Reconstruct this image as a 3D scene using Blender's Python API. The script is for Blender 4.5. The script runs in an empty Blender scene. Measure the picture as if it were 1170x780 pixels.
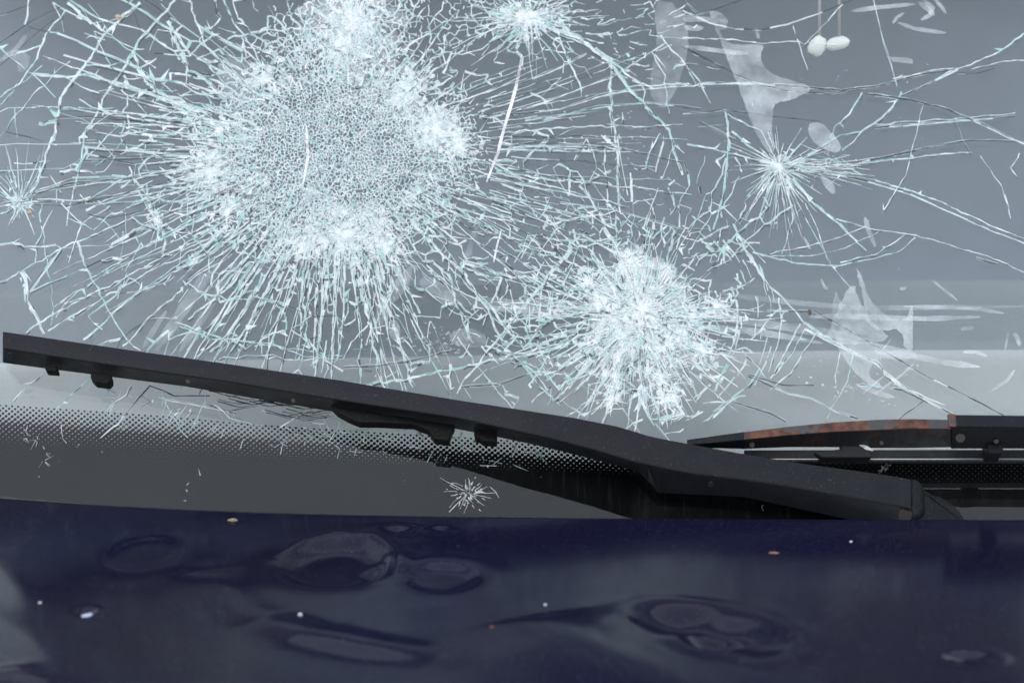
import bpy, bmesh, math, random
import numpy as np
from mathutils import Vector, Matrix, noise
from mathutils.geometry import delaunay_2d_cdt, tessellate_polygon

rnd = random.Random(7)
scene = bpy.context.scene

# ------------------------------------------------------------------ camera
PITCH = math.radians(15); SLOPE = math.radians(45)
DIST = 1.56; S = 0.0008
F = Vector((0, math.cos(PITCH), -math.sin(PITCH)))
R = Vector((1, 0, 0)); UP = Vector((0, math.sin(PITCH), math.cos(PITCH)))
CAM = -F * DIST
cd = bpy.data.cameras.new('camera'); cam = bpy.data.objects.new('camera', cd)
scene.collection.objects.link(cam); scene.camera = cam
cam.location = CAM; cam.rotation_euler = (math.radians(90) - PITCH, 0, 0)
cd.sensor_width = 36; cd.lens = 60; cd.clip_start = 0.05; cd.clip_end = 200
cd.dof.use_dof = True; cd.dof.focus_distance = DIST - 0.01; cd.dof.aperture_fstop = 6.3

# ------------------------------------------------------------------ world, sun, exposure
SUN_EL = math.radians(50); SUN_AZ = math.radians(205)
w = bpy.data.worlds.new('World'); scene.world = w; w.use_nodes = True
nt = w.node_tree; nt.nodes.clear()
out = nt.nodes.new('ShaderNodeOutputWorld'); bg = nt.nodes.new('ShaderNodeBackground')
sky = nt.nodes.new('ShaderNodeTexSky'); sky.sky_type = 'NISHITA'; sky.sun_disc = False
sky.sun_elevation = SUN_EL; sky.sun_rotation = SUN_AZ
sky.air_density = 1.0; sky.dust_density = 1.5; sky.ozone_density = 1.0
hs = nt.nodes.new('ShaderNodeHueSaturation'); hs.inputs['Saturation'].default_value = 0.42
mx = nt.nodes.new('ShaderNodeMix'); mx.data_type = 'RGBA'; mx.inputs['Factor'].default_value = 0.8
mx.inputs['B'].default_value = (9.3, 10.2, 11.4, 1)       # even cloud cover over the sky
nt.links.new(sky.outputs[0], hs.inputs['Color']); nt.links.new(hs.outputs[0], mx.inputs['A'])
nt.links.new(mx.outputs['Result'], bg.inputs['Color'])
bg.inputs['Strength'].default_value = 0.15
nt.links.new(bg.outputs[0], out.inputs[0])
sd = bpy.data.lights.new('sun', 'SUN'); sun = bpy.data.objects.new('sun', sd)
scene.collection.objects.link(sun)
sd.energy = 1.5; sd.angle = math.radians(20); sd.color = (1, 0.985, 0.96)
sdir = Vector((math.sin(SUN_AZ) * math.cos(SUN_EL), math.cos(SUN_AZ) * math.cos(SUN_EL), math.sin(SUN_EL)))
sun.rotation_euler = sdir.to_track_quat('Z', 'Y').to_euler()
scene.view_settings.view_transform = 'Standard'; scene.view_settings.look = 'None'
scene.view_settings.exposure = 0.17; scene.view_settings.gamma = 1.0
scene.view_settings.use_curve_mapping = False
scene.render.engine = 'CYCLES'
scene.cycles.use_denoising = True
scene.cycles.transparent_max_bounces = 24
scene.cycles.max_bounces = 8

# ------------------------------------------------------------------ planes and helpers
N = Vector((0, -math.sin(SLOPE), math.cos(SLOPE)))
V = Vector((0, math.cos(SLOPE), math.sin(SLOPE)))
def ray(px, py): return F * DIST + R * ((px - 585) * S) + UP * ((390 - py) * S)
def G(px, py, h=0.0):
    """point on the plane h metres above the glass that the photograph shows at this place"""
    d = ray(px, py); t = (h - N.dot(CAM)) / N.dot(d)
    return CAM + d * t
def PZ(px, py, z):
    d = ray(px, py); return CAM + d * ((z - CAM.z) / d.z)
def PY(px, py, y):
    d = ray(px, py); return CAM + d * ((y - CAM.y) / d.y)
def lerp_tab(tab, x):
    if x <= tab[0][0]: 
        a, b = tab[0], tab[1]
    elif x >= tab[-1][0]:
        a, b = tab[-2], tab[-1]
    else:
        for a, b in zip(tab, tab[1:]):
            if a[0] <= x <= b[0]: break
    f = (x - a[0]) / (b[0] - a[0]); return a[1] + (b[1] - a[1]) * f

def link(name, me, mats, parent=None, label=None, kind=None):
    for m in (mats if isinstance(mats, (list, tuple)) else [mats]): me.materials.append(m)
    o = bpy.data.objects.new(name, me); scene.collection.objects.link(o)
    if parent: o.parent = parent
    if label: o['label'] = label
    if kind: o['kind'] = kind
    return o
class MB:
    def __init__(s): s.v = []; s.f = []; s.m = []
    def add(s, vs, fs, m=0):
        b = len(s.v); s.v += [tuple(p) for p in vs]
        for f in fs: s.f.append(tuple(b + i for i in f)); s.m.append(m)
    def mesh(s, name, smooth=False):
        me = bpy.data.meshes.new(name); me.from_pydata(s.v, [], s.f)
        me.polygons.foreach_set('material_index', s.m)
        if smooth: me.polygons.foreach_set('use_smooth', [True] * len(s.f))
        me.update(); return me
def bevel(o, w=0.001, seg=2, ang=30):
    m = o.modifiers.new('bevel', 'BEVEL'); m.width = w; m.segments = seg; m.limit_method = 'ANGLE'
    m.angle_limit = math.radians(ang)
    return o
def fix_normals(me):
    bm = bmesh.new(); bm.from_mesh(me); bmesh.ops.recalc_face_normals(bm, faces=bm.faces); bm.to_mesh(me); bm.free()
def loft(name, stations, mats, parent, bev=0.0012, smooth=False, label=None):
    """closed solid through rings of points"""
    n = len(stations[0]); mb = MB(); vs = [p for s in stations for p in s]; fs = []
    for i in range(len(stations) - 1):
        for j in range(n):
            a = i * n + j; b = i * n + (j + 1) % n; fs.append((a, b, b + n, a + n))
    fs.append(tuple(range(n - 1, -1, -1))); fs.append(tuple((len(stations) - 1) * n + j for j in range(n)))
    mb.add(vs, fs); me = mb.mesh(name); fix_normals(me)
    if smooth: me.polygons.foreach_set('use_smooth', [True] * len(me.polygons))
    o = link(name, me, mats, parent, label)
    if bev: bevel(o, bev)
    return o
def prism(name, pts, off, mats, parent, bev=0.0008, label=None):
    """outline pts extruded by off"""
    return loft(name, [list(pts), [Vector(p) + off for p in pts]], mats, parent, bev, label=label)
def disc(name, c, axis, r, depth, mats, parent, seg=16, bev=0.0004, label=None):
    q = axis.to_track_quat('Z', 'Y'); ring = []
    for k in range(seg):
        a = 2 * math.pi * k / seg; ring.append(c + q @ Vector((r * math.cos(a), r * math.sin(a), 0)))
    return loft(name, [ring, [p + axis * depth for p in ring]], mats, parent, bev, label=label)

# ------------------------------------------------------------------ materials
def mat(name):
    m = bpy.data.materials.new(name); m.use_nodes = True; t = m.node_tree; t.nodes.clear()
    o = t.nodes.new('ShaderNodeOutputMaterial'); return m, t, o
def node(t, ty, **kw):
    n = t.nodes.new(ty)
    for k, v in kw.items():
        if k in n.inputs: n.inputs[k].default_value = v
        else: setattr(n, k, v)
    return n
def nz(t, scale, detail=4, rough=0.55, vec=None, stretch=None):
    n = node(t, 'ShaderNodeTexNoise', Scale=scale, Detail=detail, Roughness=rough)
    tc = node(t, 'ShaderNodeTexCoord'); src = tc.outputs['Object']
    if stretch:
        mp = node(t, 'ShaderNodeMapping'); mp.inputs['Scale'].default_value = stretch[0]; mp.inputs['Rotation'].default_value = stretch[1]
        t.links.new(src, mp.inputs[0]); src = mp.outputs[0]
    t.links.new(src, n.inputs['Vector']); return n.outputs['Fac']
def ramp(t, fac, stops):
    r = t.nodes.new('ShaderNodeValToRGB'); e = r.color_ramp.elements
    while len(e) < len(stops): e.new(0.5)
    for i, (p, c) in enumerate(stops):
        e[i].position = p; e[i].color = c if len(c) == 4 else (*c, 1)
    t.links.new(fac, r.inputs[0]); return r.outputs[0]
def g4(v): return (v, v, v, 1)
def math_(t, op, a, b):
    n = t.nodes.new('ShaderNodeMath'); n.operation = op
    for i, x in enumerate((a, b)):
        if isinstance(x, (int, float)): n.inputs[i].default_value = x
        else: t.links.new(x, n.inputs[i])
    return n.outputs[0]
def bump(t, h, strength, dist, target):
    b = node(t, 'ShaderNodeBump', Strength=strength, Distance=dist); t.links.new(h, b.inputs['Height']); t.links.new(b.outputs[0], target)

def make_glass():
    m, t, o = mat('windscreen_glass')
    tr = node(t, 'ShaderNodeBsdfTransparent', Color=(0.985, 0.99, 0.99, 1))
    gl = node(t, 'ShaderNodeBsdfGlossy', Color=(1, 1, 1, 1), Roughness=0.02)
    fr = node(t, 'ShaderNodeFresnel', IOR=1.46)
    m1 = t.nodes.new('ShaderNodeMixShader')
    t.links.new(fr.outputs[0], m1.inputs[0]); t.links.new(tr.outputs[0], m1.inputs[1]); t.links.new(gl.outputs[0], m1.inputs[2])
    b = nz(t, 3.5, 2); bump(t, b, 0.12, 0.01, gl.inputs['Normal'])
    # dust and wiped streaks on the glass
    df = node(t, 'ShaderNodeBsdfDiffuse', Color=(0.62, 0.64, 0.66, 1))
    n1 = nz(t, 6, 5, 0.6); n2 = nz(t, 1, 5, 0.7, stretch=((260, 14, 14), (0, 0, math.radians(-28))))
    n3 = nz(t, 420, 2, 0.5)
    a = ramp(t, n1, [(0.35, g4(0.0)), (0.8, g4(0.005))]); s = ramp(t, n2, [(0.55, g4(0)), (0.8, g4(0.018))])
    sp = ramp(t, n3, [(0.80, g4(0)), (0.84, g4(0.12))])
    f = math_(t, 'ADD', math_(t, 'ADD', a, s), sp)
    m2 = t.nodes.new('ShaderNodeMixShader'); t.links.new(f, m2.inputs[0])
    t.links.new(m1.outputs[0], m2.inputs[1]); t.links.new(df.outputs[0], m2.inputs[2])
    t.links.new(m2.outputs[0], o.inputs[0]); return m
def make_inner_glass():
    m, t, o = mat('windscreen_inner_glass')
    tr = node(t, 'ShaderNodeBsdfTransparent', Color=(0.90, 0.93, 0.93, 1))
    gl = node(t, 'ShaderNodeBsdfGlossy', Color=(0.9, 1, 0.98, 1), Roughness=0.03)
    fr = node(t, 'ShaderNodeFresnel', IOR=1.35); m1 = t.nodes.new('ShaderNodeMixShader')
    t.links.new(fr.outputs[0], m1.inputs[0]); t.links.new(tr.outputs[0], m1.inputs[1]); t.links.new(gl.outputs[0], m1.inputs[2])
    t.links.new(m1.outputs[0], o.inputs[0]); return m
def make_crack(name, col, rough=0.25, transl=0.35, spec=0.6, alpha=1.0, film=False):
    m, t, o = mat(name)
    p = node(t, 'ShaderNodeBsdfPrincipled', Roughness=rough)
    p.inputs['Base Color'].default_value = (*col, 1); p.inputs['Specular IOR Level'].default_value = spec
    tl = node(t, 'ShaderNodeBsdfTranslucent', Color=(*col, 1))
    mx = t.nodes.new('ShaderNodeMixShader'); mx.inputs[0].default_value = transl
    t.links.new(p.outputs[0], mx.inputs[1]); t.links.new(tl.outputs[0], mx.inputs[2])
    last = mx
    if alpha < 1:
        tp = node(t, 'ShaderNodeBsdfTransparent'); m3 = t.nodes.new('ShaderNodeMixShader'); m3.inputs[0].default_value = alpha
        if film: t.links.new(math_(t, 'MULTIPLY', ramp(t, nz(t, 24, 7, 0.72), [(0.35, g4(0.15)), (0.65, g4(1.3))]), alpha), m3.inputs[0])
        t.links.new(tp.outputs[0], m3.inputs[1]); t.links.new(mx.outputs[0], m3.inputs[2]); last = m3
    t.links.new(last.outputs[0], o.inputs[0]); return m
def make_plastic(name, col, rough, dust=0.25, bump_s=0.15):
    m, t, o = mat(name)
    p = node(t, 'ShaderNodeBsdfPrincipled'); n = nz(t, 45, 6, 0.65)
    p.inputs['Specular IOR Level'].default_value = 0.13
    c = tuple(col); d = tuple(x + dust * 0.06 for x in col)
    mxs = node(t, 'ShaderNodeMix', data_type='RGBA'); mxs.inputs['B'].default_value = (0.16, 0.16, 0.17, 1)
    t.links.new(ramp(t, n, [(0.35, c), (0.75, d)]), mxs.inputs['A']); t.links.new(ramp(t, nz(t, 520, 3, 0.6), [(0.62, g4(0)), (0.80, g4(0.35))]), mxs.inputs['Factor'])
    t.links.new(mxs.outputs['Result'], p.inputs['Base Color'])
    t.links.new(ramp(t, n, [(0.3, g4(rough - 0.06)), (0.7, g4(rough + 0.1))]), p.inputs['Roughness'])
    bump(t, nz(t, 1400, 2), bump_s, 0.0006, p.inputs['Normal'])
    t.links.new(p.outputs[0], o.inputs[0]); return m
def make_rust(name, lo, hi, stops):
    m, t, o = mat(name)
    p = node(t, 'ShaderNodeBsdfPrincipled')
    n = nz(t, 55, 7, 0.62); n2 = nz(t, 160, 5, 0.6)
    rc = ramp(t, n2, stops)
    k = ramp(t, n, [(lo, g4(0)), (hi, g4(1))])
    mx = node(t, 'ShaderNodeMix', data_type='RGBA'); mx.inputs['A'].default_value = (0.016, 0.017, 0.02, 1)
    t.links.new(k, mx.inputs['Factor']); t.links.new(rc, mx.inputs['B']); t.links.new(mx.outputs['Result'], p.inputs['Base Color'])
    t.links.new(ramp(t, k, [(0, g4(0.42)), (1, g4(0.85))]), p.inputs['Roughness'])
    bump(t, math_(t, 'ADD', math_(t, 'MULTIPLY', k, 0.5), n2), 0.5, 0.0008, p.inputs['Normal'])
    t.links.new(p.outputs[0], o.inputs[0]); return m
def make_paint():
    m, t, o = mat('navy_car_paint')
    p = node(t, 'ShaderNodeBsdfPrincipled')
    n = nz(t, 5, 4); c = ramp(t, n, [(0.35, (0.0034, 0.0038, 0.016)), (0.7, (0.0048, 0.0034, 0.011))])
    sp = nz(t, 620, 3, 0.6); sp2 = nz(t, 170, 4, 0.7)
    k = math_(t, 'ADD', ramp(t, sp, [(0.59, g4(0)), (0.76, g4(0.20))]), ramp(t, sp2, [(0.45, g4(0.0)), (0.9, g4(0.008))]))
    mx = node(t, 'ShaderNodeMix', data_type='RGBA'); t.links.new(k, mx.inputs['Factor'])
    t.links.new(c, mx.inputs['A']); mx.inputs['B'].default_value = (0.22, 0.23, 0.27, 1)
    t.links.new(mx.outputs['Result'], p.inputs['Base Color'])
    p.inputs['Metallic'].default_value = 0.0; p.inputs['Roughness'].default_value = 0.42
    p.inputs['Specular IOR Level'].default_value = 0.0; p.inputs['Coat Weight'].default_value = 0.44; p.inputs['Coat IOR'].default_value = 1.36
    t.links.new(ramp(t, nz(t, 9, 4), [(0.3, g4(0.11)), (0.7, g4(0.17))]), p.inputs['Coat Roughness'])
    t.links.new(p.outputs[0], o.inputs[0]); return m
def make_simple(name, col, rough=0.7, bs=0.0, bscale=300, var=0.25, bd=0.0006):
    m, t, o = mat(name)
    p = node(t, 'ShaderNodeBsdfPrincipled', Roughness=rough)
    c1 = tuple(x * (1 - var) for x in col); c2 = tuple(min(1, x * (1 + var)) for x in col)
    t.links.new(ramp(t, nz(t, 12, 6, 0.6), [(0.3, c1), (0.7, c2)]), p.inputs['Base Color'])
    if bs: 
        vo = node(t, 'ShaderNodeTexVoronoi', Scale=bscale); tc = node(t, 'ShaderNodeTexCoord')
        t.links.new(tc.outputs['Object'], vo.inputs['Vector']); bump(t, vo.outputs['Distance'], bs, bd, p.inputs['Normal'])
    t.links.new(p.outputs[0], o.inputs[0]); return m

M_GLASS = make_glass(); M_INNER = make_inner_glass()
M_WHITE = make_crack('fractured_glass_white', (0.87, 0.90, 0.91), 0.3, 0.35, 0.4)
M_PALE = make_crack('fractured_glass_pale', (0.70, 0.80, 0.83), 0.3, 0.35, 0.4)
M_AQUA = make_crack('fractured_glass_green', (0.50, 0.74, 0.71))
M_DARK = make_crack('fractured_glass_shaded', (0.035, 0.05, 0.06), 0.5, 0.0, 0.2)  # dark colour carries the fractures' shadows and dark reflections
M_VEIL = make_crack('crushed_glass_veil', (0.93, 0.95, 0.96), 0.5, 0.3, 0.3, 0.17)
M_SHARD = make_crack('crushed_glass_shard', (0.93, 0.95, 0.96), 0.4, 0.3, 0.5, 0.55)
CR = [M_WHITE, M_PALE, M_AQUA, M_DARK, M_VEIL, M_SHARD]
M_FILM = make_crack('dried_residue_film', (0.72, 0.76, 0.78), 0.6, 0.2, 0.2, 0.30, True)
M_FILM2 = make_crack('thin_residue_film', (0.72, 0.76, 0.78), 0.6, 0.2, 0.2, 0.17, True)
M_SCRATCH = make_crack('white_scrape', (0.80, 0.77, 0.79), 0.7, 0.2, 0.1, 0.8, True)
M_FRIT = make_simple('black_ceramic_print', (0.0035, 0.004, 0.0045), 0.8, var=0.1)
M_FRIT.node_tree.nodes['Principled BSDF'].inputs['Specular IOR Level'].default_value = 0.0
M_ARM = make_plastic('matte_black_wiper_paint', (0.004, 0.0048, 0.0075), 0.42, 0.06)
M_CLIP = make_plastic('black_moulded_clip', (0.003, 0.003, 0.0035), 0.6, 0.03)
M_RUBBER = make_plastic('black_rubber', (0.012, 0.012, 0.013), 0.6, 0.15)
M_RUST = make_rust('rusted_black_paint', 0.41, 0.47, [(0.35, (0.02, 0.009, 0.006)), (0.52, (0.07, 0.024, 0.012)), (0.74, (0.12, 0.052, 0.034))])
M_RUSTD = make_rust('rust_stained_black_paint', 0.45, 0.62, [(0.35, (0.006, 0.004, 0.003)), (0.52, (0.016, 0.008, 0.005)), (0.72, (0.05, 0.018, 0.008))])
M_PAINT = make_paint()
M_DASH = make_simple('grained_grey_dashboard_vinyl', (0.37, 0.37, 0.372), 0.65, 0.5, 420, 0.06, 0.0012)
M_DASH2 = make_simple('grey_dashboard_trim', (0.165, 0.179, 0.20), 0.6, 0.3, 300, 0.08)
M_CABIN = make_simple('blue_grey_cabin_cloth', (0.142, 0.156, 0.178), 0.9, 0.2, 500, 0.05)
M_SEAL = make_simple('dusty_rubber_seal', (0.035, 0.032, 0.028), 0.9, 0.5, 700, 0.6)
M_BRASS = make_simple('tarnished_screw_metal', (0.028, 0.022, 0.017), 0.5, 0.3, 900, 0.3)
M_TASSEL = make_simple('white_felt', (0.85, 0.82, 0.78), 0.95, 0.4, 900, 0.05)
M_STRING = make_simple('pink_string', (0.50, 0.40, 0.38), 0.9, var=0.1)
M_STEEL = make_simple('bare_metal_strip', (0.35, 0.35, 0.36), 0.35, var=0.2)

# ------------------------------------------------------------------ the car
car = bpy.data.objects.new('car', None); scene.collection.objects.link(car)
car.location = (0, 0, 0); car['category'] = 'car'
car['label'] = 'dark blue car with shattered windscreen, black wiper arms and dented bonnet'

# windscreen: outer pane with a bowed lower edge, inner face 5 mm below
EDGE = [(-500, 530), (-200, 556), (0, 572), (150, 583), (350, 593), (600, 600), (900, 603), (1170, 603), (1700, 600)]
def pane(name, h, mats, top=-330, parent=None):
    mb = MB(); xs = list(range(-420, 1600, 30)); rows = 14
    for x in xs:
        a = G(x, lerp_tab(EDGE, x) + 50, h); 
        b = a + V * (0.92 - (a - G(585, 390, h)).dot(V) * 1.0 - 0.25)
        for j in range(rows + 1): mb.v.append(tuple(a.lerp(b, j / rows)))
    for i in range(len(xs) - 1):
        for j in range(rows):
            p = i * (rows + 1) + j; mb.f.append((p, p + rows + 1, p + rows + 2, p + 1)); mb.m.append(0)
    return link(name, mb.mesh(name, True), mats, parent)
windscreen = pane('windscreen', 0.0, [M_GLASS], parent=car)
pane('inner_pane', -0.0055, [M_INNER], parent=windscreen)

# black printed edge with its dot screen, on the inner face
FT = [(-420, 405), (0, 463), (187, 476), (283, 485), (450, 496), (543, 501), (650, 508), (850, 519), (1000, 526), (1600, 526)]
def solid_y(x): return lerp_tab(FT, x) + lerp_tab([(0, 50), (600, 42), (1000, 30), (1600, 30)], x)
hF = -0.0045
mb = MB(); xs = list(range(-420, 1600, 20))
for x in xs: mb.v += [tuple(G(x, solid_y(x) - 6, hF)), tuple(G(x, lerp_tab(EDGE, x) + 50, hF))]
for i in range(len(xs) - 1): mb.f.append((2 * i, 2 * i + 1, 2 * i + 3, 2 * i + 2)); mb.m.append(0)
link('printed_border', mb.mesh('printed_border'), M_FRIT, windscreen)
mb = MB(); PX = 6.9; row = 0
for r_ in range(-2, 34):
    for c_ in range(-30, 215):
        x = c_ * PX + (PX / 2 if r_ % 2 else 0) 
        y = lerp_tab(FT, x) + r_ * 2.95
        f = (y - lerp_tab(FT, x)) / (solid_y(x) - lerp_tab(FT, x))
        if f < 0 or f > 1.02 or x < -60 or x > 1300: continue
        s = 0.19 + 0.36 * f if f < 0.38 else 0.375 + 0.20 * (f - 0.38)
        if x > 860: s = max(s, 0.455)  # bigger black dots stand in for shade on the dashboard behind
        cpt = G(x, y, hF + 0.00012 + rnd.random() * 0.0001); a = PX * S * s * 1.0
        n = 8; vs = []
        for k in range(n):
            an = 2 * math.pi * k / n
            e = 1.0
            vs.append(cpt + R * a * e * math.cos(an) + V * a * e * math.sin(an))
        mb.add(vs, [tuple(range(n))])
link('dot_screen', mb.mesh('dot_screen'), M_FRIT, windscreen, kind='stuff')

# ------------------------------------------------------------------ cracks
class Cracks:
    """slivers of fractured glass, with painted glints and shadows, standing in the thickness of the outer ply"""
    def __init__(s, below=False): s.mb = MB(); s.below = below
    def seg(s, a, b, wa, wb, m):
        # a, b photo places; ribbon tilted through the ply
        dx, dy = b[0] - a[0], b[1] - a[1]; L = math.hypot(dx, dy)
        if L < 0.3: return
        if not s.below and b[1] > (402 + 0.14 * b[0] if b[0] < 700 else 500): return     # the webs end above the printed border
        nx, ny = -dy / L, dx / L
        h0 = -0.0004 - rnd.random() * 0.0006; tilt = rnd.choice((-1, 1)) * (0.3 + rnd.random() * 1.2)
        h1 = h0 - S * (wa + wb) * 0.5 * abs(tilt)
        h1 = max(h1, -0.0036)
        sd = rnd.choice((-1, 1))
        A0 = G(a[0] - sd * nx * wa / 2, a[1] - sd * ny * wa / 2, h0); A1 = G(a[0] + sd * nx * wa / 2, a[1] + sd * ny * wa / 2, h1)
        B0 = G(b[0] - sd * nx * wb / 2, b[1] - sd * ny * wb / 2, h0); B1 = G(b[0] + sd * nx * wb / 2, b[1] + sd * ny * wb / 2, h1)
        s.mb.add([A0, A1, B1, B0], [(0, 1, 2, 3)], m)
    def line(s, pts, w0=0.8, w1=0.5, jit=0.8, step=7, mix=(0.5, 0.25, 0.25, 0), dark=0.0, frag=0.12, bold=0, pin=True):
        # resample
        P = [pts[0]]
        for a, b in zip(pts, pts[1:]):
            L = math.hypot(b[0] - a[0], b[1] - a[1]); n = max(1, int(L / step))
            for k in range(1, n + 1):
                f = k / n; P.append((a[0] + (b[0] - a[0]) * f, a[1] + (b[1] - a[1]) * f))
        Q = [P[0]]; ox = oy = 0
        for i in range(1, len(P)):
            ox = ox * 0.6 + rnd.gauss(0, jit); oy = oy * 0.6 + rnd.gauss(0, jit); k_ = min(1, (len(P) - 1 - i) / 2) if pin else 1; Q.append((P[i][0] + ox * k_, P[i][1] + oy * k_))
        n = len(Q); m = pick(mix); wv = 1.0
        for i in range(n - 1):
            f = i / max(1, n - 1); w = w0 + (w1 - w0) * f
            if rnd.random() < (0.10 if mix[3] > 0.3 else 0.4): m = pick(mix)
            wn = 0.45 + rnd.random() * 1.2
            s.seg(Q[i], Q[i + 1], max(0.25, w * wv), max(0.25, w * wn), m); wv = wn
            if dark and rnd.random() < dark:  # offset dark strand painted as the crack's shadow
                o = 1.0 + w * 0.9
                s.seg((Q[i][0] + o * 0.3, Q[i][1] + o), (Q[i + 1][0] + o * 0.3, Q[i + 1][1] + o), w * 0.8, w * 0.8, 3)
            if w > 1.1:
                o = w * 0.55; nn = math.hypot(Q[i+1][0]-Q[i][0], Q[i+1][1]-Q[i][1]) or 1; nx, ny = -(Q[i+1][1]-Q[i][1])/nn*o, (Q[i+1][0]-Q[i][0])/nn*o
                if rnd.random() < 0.75: s.seg((Q[i][0]+nx, Q[i][1]+ny), (Q[i+1][0]+nx*rnd.uniform(-0.3,1.3), Q[i+1][1]+ny), w*0.35, w*0.3, 0)  # bright white strand painted as the crack's highlight
                if rnd.random() < 0.6: s.seg((Q[i][0]-nx, Q[i][1]-ny), (Q[i+1][0]-nx*rnd.uniform(0.3,1.6), Q[i+1][1]-ny), w*0.4, w*0.3, 2 if rnd.random() < 0.6 else 3)
            if frag and rnd.random() < frag:
                s.chip(Q[i], 1.5 + w * 2.5)
            for _ in range(bold):
                if rnd.random() < 0.75:
                    ang = math.atan2(Q[i+1][1] - Q[i][1], Q[i+1][0] - Q[i][0]) + rnd.gauss(0, 0.28); L = rnd.uniform(4, 13)
                    c = (Q[i][0] + rnd.gauss(0, w * 0.8), Q[i][1] + rnd.gauss(0, w * 0.8))
                    s.seg(c, (c[0] + L * math.cos(ang), c[1] + L * math.sin(ang)), rnd.uniform(0.3, w * 0.9), 0.25, pick(mix))
    def chip(s, c, size, m=None):
        # small splinter: a pointed triangle
        a = rnd.random() * 6.283; L = size * rnd.uniform(0.8, 2.2); wd = size * rnd.uniform(0.15, 0.5)
        m = pick((0.5, 0.25, 0.25, 0)) if m is None else m
        h = -0.0003 - rnd.random() * 0.002; hb = h - rnd.random() * 0.0012
        p = [G(c[0] + L * math.cos(a), c[1] + L * math.sin(a), h), G(c[0] - wd * math.sin(a), c[1] + wd * math.cos(a), hb), G(c[0] + wd * math.sin(a), c[1] - wd * math.cos(a), h)]
        s.mb.add(p, [(0, 1, 2)], m)
    def flake(s, c, size, m=4):
        n = rnd.randint(4, 6); a0 = rnd.random() * 6; h = -0.0004 - rnd.random() * 0.003; vs = []
        for k in range(n):
            a = a0 + k * 2 * math.pi / n; r = size * rnd.uniform(0.5, 1.1)
            vs.append(G(c[0] + r * math.cos(a), c[1] + r * math.sin(a), h + rnd.uniform(-1, 1) * 0.0004))
        s.mb.add([sum(vs, Vector()) / n] + vs, [(0, k + 1, (k + 1) % n + 1) for k in range(n)], m)
    def out(s, name, label=None, kind=None):
        return link(name, s.mb.mesh(name), CR, windscreen, label, kind)
def pick(mix):
    r = rnd.random() * sum(mix)
    for i, v in enumerate(mix):
        r -= v
        if r <= 0: return i
    return 0
def voronoi(pts):
    """edges of the Voronoi cells of a point list"""
    res = delaunay_2d_cdt([Vector(p) for p in pts], [], [], 0, 1e-6)
    vs, tris = res[0], res[2]; cc = []; em = {}
    for ti, t in enumerate(tris):
        a, b, c = (vs[i] for i in t[:3])
        d = 2 * (a.x * (b.y - c.y) + b.x * (c.y - a.y) + c.x * (a.y - b.y))
        if abs(d) < 1e-9: cc.append((a + b + c) / 3)
        else:
            A, B, Cc = a.length_squared, b.length_squared, c.length_squared
            q = Vector(((A * (b.y - c.y) + B * (c.y - a.y) + Cc * (a.y - b.y)) / d, (A * (c.x - b.x) + B * (a.x - c.x) + Cc * (b.x - a.x)) / d))
            cen = (a + b + c) / 3
            if (q - cen).length > 6 * max((a - cen).length, (b - cen).length): q = cen
            cc.append(q)
        for k in range(3):
            e = (t[k], t[(k + 1) % 3]); e = (min(e), max(e)); em.setdefault(e, []).append(ti)
    return [(cc[l[0]], cc[l[1]]) for l in em.values() if len(l) == 2]

def mesh_field(C, cx, cy, rx, ry, cell, keep, w, mix, wob=1.1):
    """isotropic fine cells (crushed zone). cell(f), keep(f), w(f): f = 0 centre .. 1 rim"""
    pts = []; occ = {}
    tries = int(rx * ry * 3.14 / (cell(0) ** 2) * 4)
    for _ in range(tries):
        a = rnd.random() * 6.2832; rr = math.sqrt(rnd.random()) * 1.08
        x = cx + rx * rr * math.cos(a); y = cy + ry * rr * math.sin(a)
        cs = cell(rr) * rnd.uniform(0.55, 1.5); k = (int(x // 8), int(y // 8)); ok = True
        for i in (-1, 0, 1):
            for j in (-1, 0, 1):
                for q in occ.get((k[0] + i, k[1] + j), ()):
                    if (q[0] - x) ** 2 + (q[1] - y) ** 2 < cs * cs * 0.5: ok = False; break
                if not ok: break
            if not ok: break
        if ok: occ.setdefault(k, []).append((x, y)); pts.append((x, y))
    for p, q in voronoi(pts):
        mxp = (p + q) / 2; f = math.hypot((mxp.x - cx) / rx, (mxp.y - cy) / ry)
        f *= 1 + 0.55 * noise.noise(Vector((mxp.x / 42, mxp.y / 42, 3.3))) + 0.2 * noise.noise(Vector((mxp.x / 14, mxp.y / 14, 8.1)))
        if f > 0.8 and rnd.random() < (f - 0.8) * 2.2: continue
        if f > 1.1 or rnd.random() > keep(f) or (p - q).length > 30: continue
        m = pick(mix); ww = w(f) * rnd.uniform(0.5, 1.5)
        mid = (mxp.x + rnd.gauss(0, wob), mxp.y + rnd.gauss(0, wob))
        C.seg((p.x, p.y), mid, ww, ww * rnd.uniform(0.6, 1.3), m); C.seg(mid, (q.x, q.y), ww, ww * rnd.uniform(0.5, 1.2), m)
    return pts
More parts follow.
